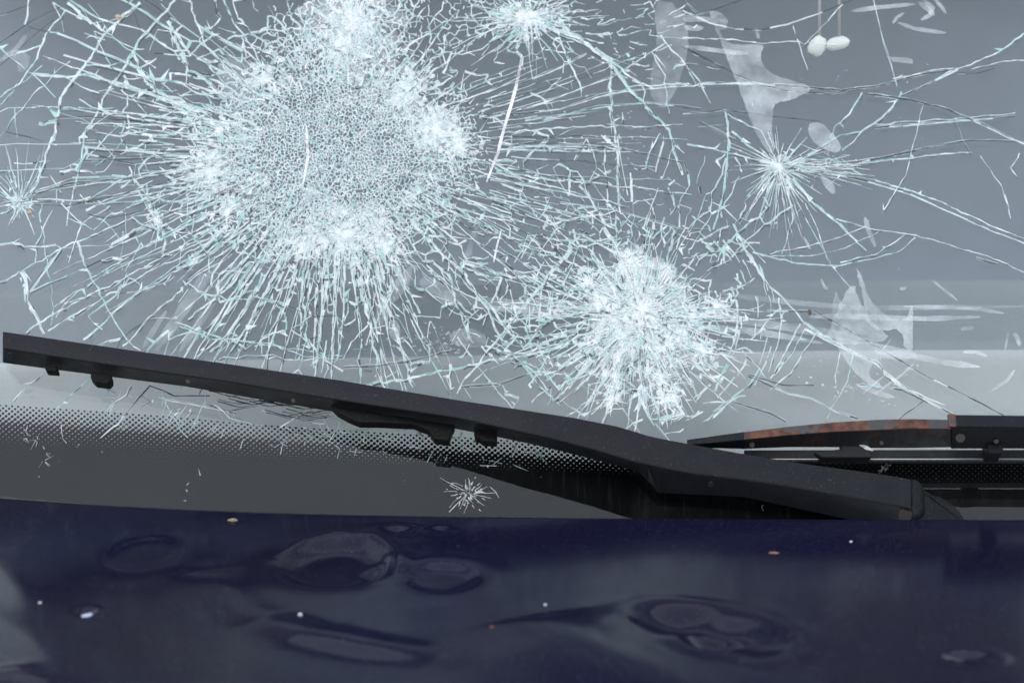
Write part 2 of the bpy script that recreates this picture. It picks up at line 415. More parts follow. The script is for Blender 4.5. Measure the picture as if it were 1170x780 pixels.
def polar_field(C, cx, cy, r0, r1, el, n_r, n_t, keep, w, mix, a0=-math.pi, a1=math.pi, jit=1.0, dark=0.0):
    """cells stretched along the radii; n_r rings, n_t spokes, log spacing; el = (ex, ey) ellipse"""
    full = (a1 - a0) > 6.28; pts = []; L0, L1 = math.log(r0), math.log(r1)
    for i in range(n_r + 2):
        for j in range(n_t):
            u = (i - 1 + rnd.uniform(-0.5, 0.5) * jit) / n_r; v = (j + 0.5 + rnd.uniform(-0.5, 0.5) * jit) / n_t
            pts.append((u * n_r, v * n_t))
            if full:
                if v < 0.1: pts.append((u * n_r, (v + 1) * n_t))
                if v > 0.9: pts.append((u * n_r, (v - 1) * n_t))
    def mp(q):
        r = math.exp(L0 + (L1 - L0) * q.x / n_r); a = a0 + (a1 - a0) * q.y / n_t
        return (cx + el[0] * r * math.cos(a), cy + el[1] * r * math.sin(a))
    for p, q in voronoi(pts):
        u = (p.x + q.x) / 2 / n_r; v = (p.y + q.y) / 2 / n_t
        if not (-0.02 <= u <= 1.05) or not (0 <= v <= 1): continue
        rad = abs(p.x - q.x) > abs(p.y - q.y)
        k = keep(u, a0 + (a1 - a0) * v, rad)
        if rnd.random() > k: continue
        A, B = mp(p), mp(q); L = math.hypot(A[0] - B[0], A[1] - B[1])
        if L > 120: continue
        ww = min(2.7, w(u) * math.exp(rnd.gauss(0, 0.42)))
        C.line([A, B], ww, ww * rnd.uniform(0.5, 1.1), jit=min(1.0, L * 0.05), step=max(4, L / 4), mix=mix, dark=dark, frag=0.06)

# --- web 1: the great crushed patch, upper left
A = Cracks(); AX, AY = 388, 170
MIXW = (0.5, 0.34, 0.14, 0.02)
mesh_field(A, AX, AY, 160, 128, lambda f: 3.7 + 3.8 * f ** 3, lambda f: 1 - 0.4 * f ** 3, lambda f: 1.1, MIXW)
mesh_field(A, 400, 40, 105, 62, lambda f: 7 + 4 * f, lambda f: 0.95 - 0.3 * f, lambda f: 1.3, MIXW)
mesh_field(A, 325, 235, 95, 60, lambda f: 7 + 4 * f, lambda f: 0.8 - 0.3 * f, lambda f: 1.2, MIXW)
def kA(u, a, rad):
    lo = math.degrees(a) % 360
    side = 1.0
    if lo > 300 or lo < 20: side = 0.36                      # to the right the cracks run out early
    k = max(0, 1 - u) ** 0.45 * side
    return k * (1.0 if rad else 0.75)
polar_field(A, AX, AY, 92, 330, (1.1, 0.86), 9, 66, kA, lambda u: 1.75 - 0.4 * u, (0.5, 0.25, 0.22, 0.03), dark=0.12)
polar_field(A, AX, AY, 120, 430, (1.0, 0.86), 5, 34, lambda u, a, r: 0.78 * (1 - 0.45 * u), lambda u: 1.5, (0.35, 0.25, 0.32, 0.08), math.radians(75), math.radians(232), dark=0.2)
polar_field(A, AX, AY, 110, 360, (1.0, 0.9), 5, 26, lambda u, a, r: 0.75 * (1 - 0.4 * u) * (1.0 if r else 0.5), lambda u: 1.15, (0.45, 0.25, 0.22, 0.08), math.radians(15), math.radians(80), dark=0.2)
def spokes(C, cx, cy, n, ra, rb, el, width, mix, a0=0, a1=360, jit=0.7, dark=0.1, centre=None, curl=0.1):
    for i in range(n):
        a = math.radians(a0 + (a1 - a0) * (i + rnd.random()) / n); r_a = rnd.uniform(*ra); r_b = r_a + rnd.uniform(*rb) * rnd.uniform(0.4, 1)
        p = []; da = rnd.gauss(0, curl)
        for k in range(5):
            f = k / 4; r = r_a + (r_b - r_a) * f; aa = a + da * f
            p.append((cx + el[0] * r * math.cos(aa), cy + el[1] * r * math.sin(aa)))
        C.line(p, width * math.exp(rnd.gauss(0, 0.4)), 0.35, jit=jit, mix=mix, dark=dark)
spokes(A, AX, AY, 80, (70, 140), (40, 110), (1.12, 0.95), 1.5, (0.6, 0.25, 0.15, 0), jit=0.9)
spokes(A, AX, AY, 72, (100, 160), (90, 240), (1.12, 1.0), 1.9, (0.6, 0.25, 0.15, 0), 70, 200, jit=0.45, dark=0.25, curl=0.03)
spokes(A, AX, AY, 40, (140, 180), (80, 260), (1.1, 0.9), 0.9, (0.4, 0.3, 0.15, 0.15), -32, 35, jit=0.5, dark=0.5, curl=0.03)
spokes(A, AX, AY, 60, (6, 110), (18, 60), (1.15, 0.95), 0.7, (0.6, 0.3, 0.1, 0), jit=0.7, dark=0.04)
# bright knots where the blows landed
def knot(C, x, y, r, n, ln=(6, 26), w=1.2, mix=(0.85, 0.13, 0.02, 0), el=(1, 1)):
    for _ in range(int(n * 0.55)):
        a = rnd.random() * 6.283; d = abs(rnd.gauss(0, r * 0.5)); L = rnd.uniform(*ln) * rnd.uniform(0.4, 1)
        cx, cy = x + el[0] * d * math.cos(a), y + el[1] * d * math.sin(a); b = a + rnd.gauss(0, 0.5)
        C.seg((cx, cy), (cx + el[0] * L * math.cos(b), cy + el[1] * L * math.sin(b)), w * rnd.uniform(0.4, 1.5), 0.3, pick(mix))
    for _ in range(int(n * 0.5) if n > 55 else 0):
        a = rnd.random() * 6.283; d = abs(rnd.gauss(0, r * 0.42)); C.flake((x + el[0] * d * math.cos(a), y + el[1] * d * math.sin(a)), rnd.uniform(1.5, 5.5), 5)
    for _ in range(n // 5 if n > 55 else 0):
        a = rnd.random() * 6.283; d = abs(rnd.gauss(0, r * 0.45)); C.chip((x + el[0] * d * math.cos(a), y + el[1] * d * math.sin(a)), w * rnd.uniform(1.5, 4.0), 0 if rnd.random() < 0.7 else 1)
knot(A, 402, 22, 42, 600); knot(A, 395, 50, 40, 160); knot(A, 497, 148, 36, 460); knot(A, 395, 268, 55, 640, el=(1.3, 0.7))
knot(A, 240, 195, 36, 340); knot(A, 440, 285, 34, 140); knot(A, 345, 280, 34, 140); knot(A, 180, 252, 14, 60); knot(A, 525, 165, 30, 120)
knot(A, 300, 90, 40, 120, mix=(0.5, 0.3, 0.2, 0)); knot(A, 460, 100, 50, 200); knot(A, 250, 150, 40, 120); knot(A, 265, 235, 40, 120)
for (x, y, r, n) in ((388, 165, 120, 200), (400, 30, 60, 150), (497, 148, 30, 60), (395, 265, 50, 110), (240, 195, 30, 50), (440, 90, 50, 60)):
    for _ in range(n):
        a = rnd.random() * 6.28; d = r * math.sqrt(rnd.random()); A.flake((x + d * math.cos(a), y + d * 0.8 * math.sin(a)), rnd.uniform(4, 11))
A.out('crack_web', 'dense crushed web of fine cells in the upper left of the windscreen', 'stuff')

# --- web 2: lower centre
B = Cracks(); BX, BY = 733, 362
def kB(u, a, rad): return (1 - u * 0.6) * (0.95 if rad else 0.8) * (0.9 if math.sin(a) > -0.3 or u < 0.7 else 0.55)
polar_field(B, BX, BY, 16, 140, (1.05, 0.98), 7, 32, kB, lambda u: 2.1 - 0.5 * u, (0.55, 0.25, 0.18, 0.02), dark=0.06)
polar_field(B, BX, BY, 24, 178, (1.02, 0.92), 7, 26, lambda u, a, r: (1 - u) * 0.95 + 0.1, lambda u: 1.8 - 0.4 * u, (0.5, 0.25, 0.22, 0.03), dark=0.06)
spokes(B, BX, BY, 80, (20, 50), (40, 110), (1.05, 0.98), 1.9, (0.65, 0.22, 0.13, 0), jit=0.8, dark=0.05)
spokes(B, BX, BY, 30, (60, 100), (20, 60), (1.05, 1), 1.5, (0.6, 0.22, 0.18, 0), 20, 170, jit=1.0, dark=0.05)
knot(B, 733, 352, 50, 260, ln=(6, 30), w=1.7, mix=(0.9, 0.1, 0, 0)); knot(B, 705, 385, 30, 150); knot(B, 720, 300, 26, 110); knot(B, 765, 395, 30, 110)
knot(B, 755, 430, 34, 120); knot(B, 790, 360, 30, 90); knot(B, 680, 390, 26, 80); knot(B, 700, 430, 30, 90); knot(B, 690, 345, 30, 90)
for (x, y, r, n) in ((733, 352, 56, 520), (705, 385, 26, 40), (720, 305, 26, 26)):
    for _ in range(n):
        a = rnd.random() * 6.28; d = r * math.sqrt(rnd.random()); B.flake((x + d * math.cos(a), y + d * math.sin(a)), rnd.uniform(4, 10))
knot(B, 800, 402, 26, 70, w=1.8); knot(B, 762, 455, 28, 80, w=1.8); knot(B, 672, 322, 24, 70, w=1.6); knot(B, 820, 350, 22, 60, w=1.6); knot(B, 700, 455, 22, 60, w=1.6)
spokes(B, BX, BY, 46, (45, 90), (50, 110), (1.1, 1.0), 2.3, (0.65, 0.22, 0.13, 0), -20, 200, jit=0.6, dark=0.05, curl=0.05)
# broken ring on its right and left side
for r_, w_ in ((112, 2.4), (128, 1.6), (146, 1.2)):
    for k in range(26):
        a = math.radians(rnd.uniform(-60, 75) if k % 3 else rnd.uniform(120, 235)); da = rnd.uniform(0.08, 0.26)
        rr = r_ + rnd.gauss(0, 5)
        B.line([(BX + rr * math.cos(a + da * q / 3), BY + rr * 0.98 * math.sin(a + da * q / 3)) for q in range(4)], w_, 0.5, jit=0.9, mix=(0.5, 0.25, 0.25, 0), bold=0)
# loose net between the two webs and above web 2
polar_field(B, BX, BY, 95, 240, (1.0, 0.9), 5, 28, lambda u, a, r: 0.8 * (1 - u * 0.4), lambda u: 1.2, (0.45, 0.25, 0.25, 0.05), math.radians(-160), math.radians(-35), dark=0.15)
polar_field(B, BX, BY, 90, 200, (1.0, 0.9), 5, 18, lambda u, a, r: 0.75 * (1 - u * 0.4), lambda u: 1.4, (0.4, 0.25, 0.3, 0.05), math.radians(130), math.radians(205), dark=0.15)
B.out('crack_web', 'round star-shaped crushed web low in the centre of the windscreen', 'stuff')

# --- small star on the right
Cc = Cracks(); CX, CY = 890, 190
spokes(Cc, CX, CY, 60, (2, 8), (20, 80), (1.05, 0.85), 1.1, (0.65, 0.2, 0.15, 0), jit=0.4, dark=0.15, curl=0.06)
knot(Cc, CX, CY, 12, 120, ln=(4, 16), w=1.1); knot(Cc, 950, 180, 20, 40, mix=(0.5, 0.3, 0.2, 0), w=0.7)
spokes(Cc, CX, CY, 24, (4, 30), (60, 110), (1.1, 0.75), 0.9, (0.6, 0.25, 0.15, 0), -8, 18, jit=0.6, dark=0.2, curl=0.08)
spokes(Cc, CX, CY, 24, (4, 20), (60, 130), (1.0, 0.95), 0.8, (0.6, 0.25, 0.15, 0), 60, 140, jit=0.4, dark=0.2, curl=0.05)
Cc.out('crack_star', 'small star of thin cracks on the right of the windscreen', 'stuff')
# --- star at the top, its net
D = Cracks()
polar_field(D, 605, 22, 16, 120, (1.3, 0.8), 6, 34, lambda u, a, r: 0.9 * max(0, 1 - u) ** 0.8, lambda u: 1.2 - 0.4 * u, (0.55, 0.25, 0.2, 0))
knot(D, 605, 20, 30, 200, el=(1.5, 0.7)); spokes(D, 605, 22, 50, (8, 30), (20, 90), (1.2, 0.8), 1.1, (0.6, 0.2, 0.2, 0))
for _ in range(40): D.flake((605 + rnd.gauss(0, 22), 18 + rnd.gauss(0, 9)), rnd.uniform(3, 8))
mesh_field(D, 520, 20, 70, 48, lambda f: 10, lambda f: 0.6, lambda f: 1.1, MIXW)
polar_field(D, 605, 60, 90, 210, (1, 0.85), 5, 22, lambda u, a, r: 0.3, lambda u: 1.0, (0.45, 0.2, 0.3, 0.05), math.radians(-40), math.radians(20))
D.out('crack_star', 'bright star-shaped break at the top edge of the view', 'stuff')
E = Cracks()
spokes(E, 22, 232, 36, (2, 8), (12, 45), (0.9, 0.9), 1.0, (0.55, 0.2, 0.25, 0), jit=0.6); knot(E, 22, 230, 9, 50, ln=(3, 10), w=0.9)
spokes(E, 22, 232, 14, (10, 30), (30, 90), (1, 0.9), 0.8, (0.4, 0.2, 0.4, 0), -150, -50)
E.out('crack_star', 'small star of cracks near the left edge of the windscreen', 'stuff')
E = Cracks(True)
knot(E, 535, 563, 16, 54, ln=(2, 9), w=1.0); spokes(E, 535, 563, 26, (2, 12), (8, 34), (1.1, 0.75), 0.6, (0.8, 0.2, 0, 0), jit=0.5, dark=0)
for x, y in ((42, 503), (30, 500), (52, 517), (50, 525), (28, 495)): knot(E, x, y, 5, 9, ln=(3, 14), w=0.8)
for x, y in ((214, 552), (214, 560), (213, 572), (118, 516), (89, 508), (45, 545), (125, 470)): knot(E, x, y, 2, 4, ln=(1, 5), w=0.8)
knot(E, 1010, 536, 6, 24, ln=(2, 8), w=0.8); knot(E, 870, 578, 4, 5, ln=(3, 14), w=0.7)
E.out('chip_mark', 'white stone chips in the black printed border', 'stuff')

# --- single long cracks, each followed by hand
WA = (0.45, 0.2, 0.35, 0); AQ = (0.2, 0.2, 0.6, 0); WW = (0.75, 0.2, 0.05, 0); DK = (0.1, 0.15, 0.05, 0.7); WD = (0.35, 0.25, 0.05, 0.35)
LONG = [
 (WA, 2.0, 0, [(200,0),(160,45),(130,95),(112,125),(99,148),(96,165),(88,200),(80,235),(76,258)]),
 (WW, 2.6, 0, [(160,3),(125,35),(100,70),(80,95),(70,110),(62,145),(50,190),(38,220),(34,238)]),
 (WA, 1.4, 0, [(75,12),(55,40),(46,62),(30,90),(0,120)]),
 (AQ, 1.4, 0, [(60,3),(82,15),(95,22),(118,36),(150,58),(178,78)]),
 (WA, 3.2, 1, [(158,78),(172,98),(186,108),(200,120),(214,128),(226,148),(236,165)]),
 (WA, 3.0, 1, [(192,24),(200,45),(207,62),(216,80),(232,88),(248,104),(262,112)]),
 (WW, 1.6, 0, [(216,0),(226,30),(240,55),(262,80),(285,100)]),
 (WA, 1.6, 0, [(255,0),(270,30),(290,55),(300,80)]),
 (WW, 1.4, 0, [(260,45),(300,35),(345,32),(385,30)]),
 (WA, 1.2, 0, [(98,182),(118,162),(133,145),(142,140),(138,160),(125,178),(108,190)]),
 (DK, 1.0, 0, [(0,18),(40,3)]), (DK, 1.0, 0, [(0,50),(35,25),(70,8)]), (DK, 0.9, 0, [(0,75),(45,35),(62,22)]),
 (WA, 1.0, 0, [(0,155),(30,120),(55,92),(80,70)]), (WA, 1.1, 0, [(0,112),(30,90),(48,75)]),
 (AQ, 0.9, 0, [(88,82),(110,90),(140,100)]), (AQ, 1.0, 0, [(72,123),(100,127),(130,123)]),
 (DK, 1.2, 0, [(60,135),(100,134),(150,138),(205,144)]), (DK, 1.0, 0, [(95,184),(150,182),(200,180)]),
 (DK, 1.0, 0, [(40,222),(80,210),(150,203),(200,200)]), (DK, 0.9, 0, [(38,234),(75,236),(130,224),(190,208)]),
 (DK, 1.0, 0, [(90,243),(120,250),(160,242),(200,230)]), (DK, 0.9, 0, [(5,150),(45,160),(60,166)]),
 (WA, 1.6, 0, [(148,190),(155,215),(168,235),(176,248),(182,262)]), (AQ, 2.2, 0, [(168,210),(170,230),(178,250)]),
 (WA, 1.8, 0, [(185,290),(190,275),(180,250)]), (WW, 1.2, 0, [(70,232),(82,245),(95,255),(78,300)]),
 (WW, 3.4, 1, [(25,310),(29,325),(31,342),(37,356),(45,372),(51,381)]),
 (WA, 1.2, 0, [(0,322),(30,305),(70,285),(140,254),(200,232),(260,208)]),
 (WW, 1.4, 0, [(30,380),(60,358),(130,322),(200,288),(260,262)]),
 (WW, 1.4, 0, [(55,378),(100,350),(160,315),(240,275)]), (WA, 1.2, 0, [(62,350),(130,305),(190,285)]),
 (WA, 1.6, 0, [(95,388),(128,358),(160,335),(205,305),(250,285)]), (WW, 1.3, 0, [(140,395),(185,350),(225,315),(265,290)]),
 (AQ, 1.8, 0, [(88,275),(97,300),(105,312),(117,342),(125,357),(140,382),(152,395),(161,400)]),
 (AQ, 1.0, 0, [(47,258),(50,290),(58,320),(62,352),(58,372)]), (WA, 1.2, 0, [(40,300),(42,278),(52,255),(60,240)]),
 (WW, 2.4, 0, [(300,312),(288,340),(275,360),(262,378),(240,402)]), (WW, 2.6, 0, [(322,292),(312,322),(296,350),(285,372),(278,390)]),
 (WW, 2.0, 0, [(285,300),(262,325),(240,345),(215,365)]), (WA, 2.0, 0, [(348,262),(348,300),(344,345),(342,378),(358,400),(372,412),(392,424)]),
 (WA, 1.2, 0, [(200,368),(230,380),(268,388),(310,392),(350,408),(390,410)]), (AQ, 1.4, 0, [(205,372),(240,386),(300,394),(340,398),(372,404)]),
 (WA, 1.0, 0, [(250,410),(300,405),(350,412),(392,406)]), (DK, 1.0, 0, [(330,350),(360,362),(400,360)]),
 (WW, 2.8, 1, [(390,258),(410,300),(415,340),(425,375),(430,400),(434,430),(441,445)]),
 (WW, 3.2, 1, [(430,270),(433,310),(440,340),(450,372),(460,400),(466,425),(472,442)]),
 (WA, 2.6, 0, [(446,276),(455,305),(465,330),(472,345),(480,358)]), (WW, 1.3, 0, [(430,335),(424,352),(420,372)]),
 (WA, 2.4, 0, [(496,300),(514,312),(520,345),(530,372),(541,392)]), (WA, 2.4, 0, [(470,250),(500,285),(530,315),(550,345),(566,375),(578,398),(600,420),(615,440),(640,462)]),
 (WW, 1.4, 0, [(514,290),(512,310)]), (WA, 1.8, 0, [(505,235),(540,252),(570,265),(600,278),(628,292),(660,302)]),
 (WW, 2.2, 0, [(530,300),(560,308),(600,318),(640,332),(665,345)]), (WA, 1.2, 0, [(480,300),(520,330),(560,350),(600,352)]),
 (WW, 3.0, 1, [(655,280),(635,305),(618,325),(600,345),(592,358)]), (WA, 1.8, 0, [(592,358),(575,380),(560,398),(545,418),(530,432),(522,450)]),
 (WA, 2.6, 1, [(628,246),(640,262),(652,275),(660,284)]), (WA, 1.4, 0, [(660,282),(690,278),(720,270)]), (WW, 1.8, 0, [(620,260),(650,250),(690,245)]),
 (WA, 1.0, 0, [(660,285),(650,310),(640,330)]), (WA, 1.6, 0, [(555,395),(590,408),(612,425),(625,445)]),
 (WA, 1.8, 0, [(396,440),(440,436),(480,430),(520,422),(560,412),(590,406),(640,396)]),
 (DK, 1.2, 0, [(392,420),(430,418),(470,412),(520,400)]), (DK, 1.2, 0, [(528,442),(570,440),(610,425),(650,428)]),
 (WA, 1.3, 0, [(420,372),(400,392),(392,410)]), (AQ, 1.2, 0, [(610,350),(598,375),(605,395),(620,410)]), (AQ, 1.0, 0, [(600,400),(570,360),(540,330)]),
 (WA, 2.2, 0, [(597,405),(630,400),(655,380),(670,365)]), (WA, 1.6, 0, [(600,395),(622,370),(650,350)]),
 # vertical rough one and ring arcs right of web 1
 (WW, 2.2, 1, [(698,66),(697,100),(700,140),(706,180),(707,215),(710,245)]),
 (WA, 3.0, 0, [(640,35),(670,50),(690,65),(703,80),(716,98),(732,115),(750,133),(765,150),(770,172),(780,200)]),
 (WA, 1.8, 0, [(640,45),(650,70),(662,95),(665,110)]), (AQ, 1.8, 0, [(680,55),(710,78),(735,100),(738,125)]),
 (WA, 1.4, 0, [(755,40),(775,62),(800,92),(812,118)]), (WA, 1.2, 0, [(745,60),(760,88),(765,130)]),
 (AQ, 1.4, 0, [(765,152),(770,165),(782,175)]), (WA, 1.4, 0, [(785,75),(795,98),(805,100)]),
 (WW, 1.2, 0, [(690,110),(730,98),(780,96),(860,97)]),
 (WD, 1.1, 0, [(560,135),(620,118),(700,88),(760,50)]), (WD, 1.1, 0, [(590,98),(640,78),(670,62)]), (WD, 1.1, 0, [(580,132),(640,125),(700,106),(790,98)]),
 (WW, 1.2, 0, [(575,152),(620,148),(680,145),(700,146),(780,142)]), (WD, 1.2, 0, [(580,168),(640,167),(700,168),(780,186)]),
 (WW, 1.2, 0, [(570,165),(640,170),(700,173)]), (WA, 1.6, 0, [(560,196),(620,204),(680,210),(740,216),(790,222)]), (WW, 1.5, 0, [(560,205),(610,214),(660,222),(720,236)]),
 (WD, 1.2, 0, [(600,138),(650,130),(690,122),(740,118),(800,125)]), (WD, 1.0, 0, [(560,225),(610,238),(680,250)]), (DK, 1.0, 0, [(640,232),(700,240),(780,262)]),
 (WW, 1.2, 0, [(735,262),(742,240),(752,215)]), (WA, 1.4, 0, [(660,238),(676,236),(690,244),(705,240)]), (WW, 1.2, 0, [(610,225),(628,225),(622,240)]),
 # right hand side
 (DK, 1.4, 0, [(780,12),(810,26),(840,33),(870,34),(900,28),(940,14),(975,0)]), (WD, 1.2, 0, [(780,0),(800,18),(780,20)]), (DK, 1.1, 0, [(795,18),(825,8),(848,0)]),
 (WW, 1.0, 0, [(780,43),(830,45),(880,48),(955,51)]), (WW, 0.9, 0, [(906,30),(915,55),(923,80)]), (WW, 1.0, 0, [(963,5),(940,30),(918,53)]),
 (DK, 1.5, 0, [(780,54),(808,68),(838,84),(868,98),(900,104),(950,107),(985,102)]), (WD, 1.5, 0, [(800,96),(860,95),(905,99),(960,103),(1000,99),(1050,86),(1095,79)]),
 (WW, 1.0, 0, [(1020,90),(1060,82),(1090,78)]), (WW, 1.3, 0, [(1170,38),(1145,58),(1110,74),(1090,80),(1060,96)]), (DK, 1.3, 0, [(1095,80),(1060,96),(1030,110)]),
 (DK, 1.5, 0, [(992,108),(1040,114),(1080,124),(1120,142),(1158,160),(1180,168)]), (WW, 0.9, 0, [(1180,70),(1140,71),(1110,79)]), (DK, 1.0, 0, [(1095,84),(1120,83),(1136,78)]),
 (DK, 1.4, 0, [(1000,146),(1040,143),(1100,138),(1160,133)]), (WW, 0.8, 0, [(1000,142),(1060,138),(1160,129)]),
 (DK, 1.3, 0, [(985,185),(1030,176),(1070,166),(1110,161),(1162,162)]), (WW, 1.4, 0, [(900,196),(950,188),(1000,185),(1050,179),(1110,174)]),
 (DK, 1.5, 0, [(930,195),(960,200),(1000,210),(1040,222),(1080,240),(1130,262),(1180,282)]), (WW, 1.2, 0, [(1000,206),(1040,217),(1075,230),(1120,252),(1180,276)]),
 (WA, 1.8, 0, [(1030,105),(1020,122),(1008,135),(985,150),(975,162),(962,172)]), (WA, 1.4, 0, [(985,106),(970,130),(955,145),(948,158)]),
 (WA, 1.6, 0, [(905,188),(925,176),(945,165),(960,155),(985,150)]), (WA, 1.4, 0, [(900,196),(920,182),(948,182),(970,192),(985,200)]),
 (DK, 1.2, 0, [(780,130),(825,126),(880,132),(938,139)]), (AQ, 2.6, 0, [(828,125),(832,145),(833,165),(829,190),(827,215),(822,240),(815,262)]),
 (WA, 1.2, 0, [(832,130),(870,150),(885,180)]), (WA, 1.6, 0, [(785,165),(810,168),(838,175),(870,184)]), (AQ, 1.6, 0, [(836,150),(852,165),(880,182)]),
 (AQ, 2.4, 0, [(905,204),(918,220),(930,234),(945,245),(958,255),(975,272),(990,286)]), (DK, 1.2, 0, [(840,160),(820,150),(800,140)]),
 (AQ, 1.3, 0, [(860,288),(890,296),(930,303),(960,303),(1000,295),(1030,285),(1046,271)]), (WW, 1.0, 0, [(880,290),(920,282),(950,275),(990,258)]),
 (AQ, 1.0, 0, [(870,292),(920,293),(965,285),(1005,264)]), (WA, 1.0, 0, [(960,300),(1000,290),(1034,268)]), (WW, 1.0, 0, [(955,250),(1000,263),(1040,267),(1080,278),(1130,293),(1180,315)]),
 (DK, 1.1, 0, [(1115,295),(1140,302)]), (WA, 1.2, 0, [(900,215),(905,250),(893,290)]), (WW, 0.8, 0, [(920,232),(935,265),(948,300),(975,333)]),
 (WA, 2.0, 0, [(838,255),(850,285),(865,305),(878,325),(900,345),(918,368)]), (WA, 2.2, 0, [(918,368),(950,388),(975,402),(1003,412)]), (DK, 1.6, 0, [(920,376),(960,396),(1000,415),(1030,440),(1060,458),(1098,478)]),
 (WW, 1.8, 0, [(1003,412),(1012,428),(1030,443),(1060,455),(1080,462)]), (WW, 0.9, 0, [(1018,388),(1008,402),(1005,415)]), (DK, 1.4, 0, [(930,355),(980,383),(1050,425),(1100,450),(1160,482)]),
 (DK, 1.0, 0, [(876,355),(925,356)]), (WA, 1.4, 0, [(890,340),(893,365),(890,390),(878,425)]), (WA, 1.6, 0, [(915,370),(900,395),(885,425)]), (WW, 1.2, 0, [(935,378),(918,400),(905,425),(880,445)]),
 (AQ, 1.2, 0, [(975,405),(968,435),(955,460),(945,478)]), (WA, 1.0, 0, [(960,402),(955,430),(958,450)]), (DK, 1.2, 0, [(855,430),(900,450),(925,455),(955,470),(980,478)]),
 (DK, 1.1, 0, [(840,460),(880,472),(898,482)]), (DK, 1.1, 0, [(855,428),(895,440),(930,440)]), (DK, 1.0, 0, [(980,440),(1030,445),(1060,460)]), (DK, 0.9, 0, [(1055,458),(1035,472),(1025,480)]),
 (WA, 1.4, 0, [(880,432),(905,405),(920,375)]), (WA, 1.2, 0, [(848,400),(866,420),(875,432)]), (WA, 1.6, 0, [(868,420),(855,440),(835,455),(815,470)]),
 (WA, 1.2, 0, [(1165,175),(1155,192),(1162,202)]), (WW, 0.7, 0, [(1120,178),(1145,215),(1155,250)]), (WW, 0.8, 0, [(1148,222),(1155,250)]), (DK, 0.8, 0, [(998,0),(1010,50),(1018,75),(1025,100)]),
 (WW, 0.9, 0, [(1010,240),(1035,200),(1055,120)]), (DK, 0.8, 0, [(1090,138),(1100,160),(1110,178)]),
 # below the arm, over the printed border
 (AQ, 1.2, 0, [(102,432),(85,448),(72,458),(62,470)]), (WW, 1.0, 0, [(50,425),(30,442),(15,458)]), (DK, 1.2, 0, [(172,440),(158,455),(142,475)]), (WA, 1.4, 0, [(142,475),(128,488),(115,500)]),
 (AQ, 1.0, 0, [(235,450),(228,470),(215,495)]), (AQ, 1.0, 0, [(122,440),(130,462),(124,478)]), (WA, 1.0, 0, [(150,440),(140,455),(120,470)]), (DK, 1.1, 0, [(170,440),(200,452),(240,452)]), (DK, 1.1, 0, [(180,455),(220,462),(270,472)]),
 (DK, 1.0, 0, [(260,455),(290,462),(330,452)]), (AQ, 1.2, 0, [(245,462),(262,478),(300,486)]), (AQ, 0.9, 0, [(365,485),(372,495),(380,502)]), (WA, 1.1, 0, [(320,488),(340,474),(358,466)]),
 (WA, 1.0, 0, [(420,488),(415,505)]), (AQ, 0.9, 0, [(390,495),(420,490),(460,490),(490,500)]), (AQ, 1.0, 0, [(625,510),(612,524)]), (WW, 1.0, 0, [(590,512),(585,522)]),
 (AQ, 0.9, 0, [(195,475),(205,490),(215,500)]), (AQ, 0.9, 0, [(185,450),(195,472),(210,485)]), (WA, 0.8, 0, [(70,485),(72,500),(76,506)]), (WW, 0.8, 0, [(560,556),(570,568)]),
]
for mix, wdt, bold, pts in LONG:
    c = Cracks(True); dk = 0.35 if mix in (WW, WA) else 0.0
    wdt *= 1.15
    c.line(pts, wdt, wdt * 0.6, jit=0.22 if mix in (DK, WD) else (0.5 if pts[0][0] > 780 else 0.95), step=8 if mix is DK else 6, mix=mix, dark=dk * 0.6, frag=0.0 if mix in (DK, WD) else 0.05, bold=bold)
    if mix is WD or mix is DK:      # pale line painted as the lit lip beside a dark fracture
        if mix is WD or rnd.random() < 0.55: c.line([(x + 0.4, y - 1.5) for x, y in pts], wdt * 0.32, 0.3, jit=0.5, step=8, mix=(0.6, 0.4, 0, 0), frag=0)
    c.out('crack')
# scattered short cracks and splinters in the left field and across
Z = Cracks()
for _ in range(22):
    x = rnd.uniform(0, 250); y = rnd.uniform(0, 385); a = math.atan2(AY - y, AX - x) + rnd.gauss(0, 0.35) + (math.pi / 2 if rnd.random() < 0.45 else 0)
    L = rnd.uniform(8, 45); bx = x + L * math.cos(a); by = y + L * math.sin(a)
    if by > 385: continue
    Z.line([(x, y), ((x + bx) / 2 + rnd.gauss(0, 2), (y + by) / 2 + rnd.gauss(0, 2)), (bx, by)], rnd.uniform(0.5, 1.3), 0.35, jit=0.7, mix=(0.35, 0.2, 0.3, 0.15), dark=0.15)
for _ in range(60):
    a = math.radians(rnd.uniform(60, 215)); r = rnd.uniform(135, 300); x = AX + 1.1 * r * math.cos(a); y = AY + 0.85 * r * math.sin(a)
    b = a + rnd.gauss(0, 0.25); L = rnd.uniform(10, 42)
    if x < 0 or y + L > 425: continue
    Z.line([(x, y), (x + L * math.cos(b), y + L * math.sin(b))], rnd.uniform(0.5, 1.5), 0.35, jit=0.8, mix=(0.5, 0.25, 0.2, 0.05), dark=0.15)
for _ in range(20):
    x = rnd.uniform(560, 860); y = rnd.uniform(30, 300); a = rnd.gauss(0.15, 0.25) if rnd.random() < 0.6 else rnd.uniform(0.9, 1.7)
    L = rnd.uniform(6, 30)
    Z.line([(x, y), (x + L * math.cos(a), y + L * math.sin(a))], rnd.uniform(0.4, 1.1), 0.3, jit=0.6, mix=(0.4, 0.25, 0.25, 0.1), dark=0.1)
